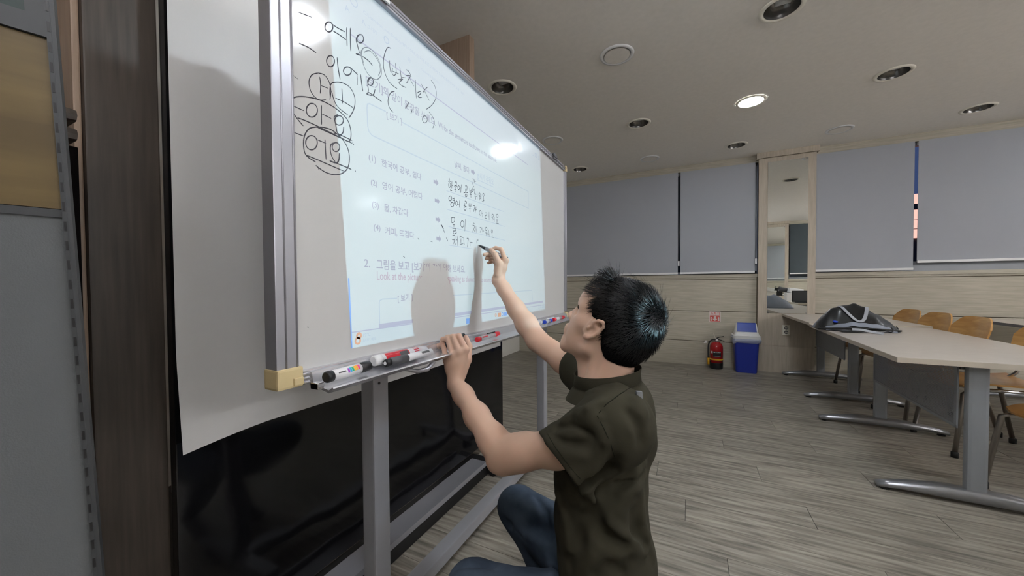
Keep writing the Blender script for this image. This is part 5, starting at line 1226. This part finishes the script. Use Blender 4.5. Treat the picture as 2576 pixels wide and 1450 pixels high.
# ---- the marker in his right hand, and the black eraser held under the left hand
hm = thing('held_marker', 'silver marker with black tip and end held in the right hand', 'marker', tuple(tipM + pdir * plen * .5))
V_ = lambda t: Vector(tuple(tipM + pdir * plen * t))
MB().loft([(V_(0), .0012), (V_(.05), .0022), (V_(.06), .0040), (V_(.20), .0058), (V_(.21), .0066), (V_(.27), .0070)], 20).build('tip', 'black_plastic', parent=hm)
MB().cyl(V_(.27), V_(.93), .0080, n=24).build('barrel', 'aluminium', parent=hm)
MB().loft([(V_(.93), .0078), (V_(.99), .0078), (V_(1.0), .0065)], 24).build('end_plug', 'black_plastic', parent=hm)
he = thing('gripped_marker', 'black marker end peeking out between thumb and fingers of the left hand', 'marker', (-.70, .985, TZ))
MB().cyl((-.702, .93, TZ + .014), (-.706, 1.045, TZ + .034), .008, n=20).build('barrel', 'black_plastic', parent=he)

# ================================================================== PROJECTED WORDS PAINTED ON THE BOARD AS COLOUR (left out in the man's shadow)
from mathutils.bvhtree import BVHTree
trees = []
for o in list(bpy.data.objects):
    if o.name.split('.')[0] in ('body', 't_shirt', 'scalp', 'hair'):
        if o.name.startswith('body') and o.parent is not man: continue
        trees.append(BVHTree.FromPolygons([v.co for v in o.data.vertices], [tuple(p.vertices) for p in o.data.polygons]))
TM = {'painted_lesson_text': 'proj_text_paint', 'painted_english_instruction': 'proj_red_paint', 'faint_lines': 'proj_faint_paint', 'lavender_rules': 'proj_rule', 'orange_icons': 'proj_orange_paint', 'blue_icons': 'proj_blue_paint'}
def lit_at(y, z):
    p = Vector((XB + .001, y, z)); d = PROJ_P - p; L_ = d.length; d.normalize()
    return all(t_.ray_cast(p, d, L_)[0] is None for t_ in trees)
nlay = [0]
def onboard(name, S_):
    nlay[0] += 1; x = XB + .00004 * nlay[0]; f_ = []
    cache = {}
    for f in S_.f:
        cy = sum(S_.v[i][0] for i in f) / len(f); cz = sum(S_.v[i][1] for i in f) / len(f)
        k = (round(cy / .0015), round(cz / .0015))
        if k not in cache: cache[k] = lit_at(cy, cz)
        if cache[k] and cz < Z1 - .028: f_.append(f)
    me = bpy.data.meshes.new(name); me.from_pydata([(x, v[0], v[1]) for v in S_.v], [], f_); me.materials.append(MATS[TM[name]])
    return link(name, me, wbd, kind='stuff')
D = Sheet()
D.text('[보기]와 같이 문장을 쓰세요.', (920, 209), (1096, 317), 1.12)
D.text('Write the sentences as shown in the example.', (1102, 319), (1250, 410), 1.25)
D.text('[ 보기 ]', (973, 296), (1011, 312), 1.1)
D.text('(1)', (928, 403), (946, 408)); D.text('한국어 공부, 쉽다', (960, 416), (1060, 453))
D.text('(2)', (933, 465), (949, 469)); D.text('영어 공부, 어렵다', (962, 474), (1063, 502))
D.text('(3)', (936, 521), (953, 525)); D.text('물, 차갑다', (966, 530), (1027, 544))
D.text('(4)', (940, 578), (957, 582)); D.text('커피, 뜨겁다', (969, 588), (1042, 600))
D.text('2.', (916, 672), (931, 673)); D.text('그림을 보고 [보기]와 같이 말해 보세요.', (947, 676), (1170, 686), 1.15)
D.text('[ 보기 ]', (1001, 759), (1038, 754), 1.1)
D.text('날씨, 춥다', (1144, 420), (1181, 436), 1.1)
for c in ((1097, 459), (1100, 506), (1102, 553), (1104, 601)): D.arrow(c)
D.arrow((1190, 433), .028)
onboard('painted_lesson_text', D)
R_ = Sheet(); R_.text('Look at the picture and practice speaking as shown in the example.', (948, 704), (1242, 711), 1.35); onboard('painted_english_instruction', R_)
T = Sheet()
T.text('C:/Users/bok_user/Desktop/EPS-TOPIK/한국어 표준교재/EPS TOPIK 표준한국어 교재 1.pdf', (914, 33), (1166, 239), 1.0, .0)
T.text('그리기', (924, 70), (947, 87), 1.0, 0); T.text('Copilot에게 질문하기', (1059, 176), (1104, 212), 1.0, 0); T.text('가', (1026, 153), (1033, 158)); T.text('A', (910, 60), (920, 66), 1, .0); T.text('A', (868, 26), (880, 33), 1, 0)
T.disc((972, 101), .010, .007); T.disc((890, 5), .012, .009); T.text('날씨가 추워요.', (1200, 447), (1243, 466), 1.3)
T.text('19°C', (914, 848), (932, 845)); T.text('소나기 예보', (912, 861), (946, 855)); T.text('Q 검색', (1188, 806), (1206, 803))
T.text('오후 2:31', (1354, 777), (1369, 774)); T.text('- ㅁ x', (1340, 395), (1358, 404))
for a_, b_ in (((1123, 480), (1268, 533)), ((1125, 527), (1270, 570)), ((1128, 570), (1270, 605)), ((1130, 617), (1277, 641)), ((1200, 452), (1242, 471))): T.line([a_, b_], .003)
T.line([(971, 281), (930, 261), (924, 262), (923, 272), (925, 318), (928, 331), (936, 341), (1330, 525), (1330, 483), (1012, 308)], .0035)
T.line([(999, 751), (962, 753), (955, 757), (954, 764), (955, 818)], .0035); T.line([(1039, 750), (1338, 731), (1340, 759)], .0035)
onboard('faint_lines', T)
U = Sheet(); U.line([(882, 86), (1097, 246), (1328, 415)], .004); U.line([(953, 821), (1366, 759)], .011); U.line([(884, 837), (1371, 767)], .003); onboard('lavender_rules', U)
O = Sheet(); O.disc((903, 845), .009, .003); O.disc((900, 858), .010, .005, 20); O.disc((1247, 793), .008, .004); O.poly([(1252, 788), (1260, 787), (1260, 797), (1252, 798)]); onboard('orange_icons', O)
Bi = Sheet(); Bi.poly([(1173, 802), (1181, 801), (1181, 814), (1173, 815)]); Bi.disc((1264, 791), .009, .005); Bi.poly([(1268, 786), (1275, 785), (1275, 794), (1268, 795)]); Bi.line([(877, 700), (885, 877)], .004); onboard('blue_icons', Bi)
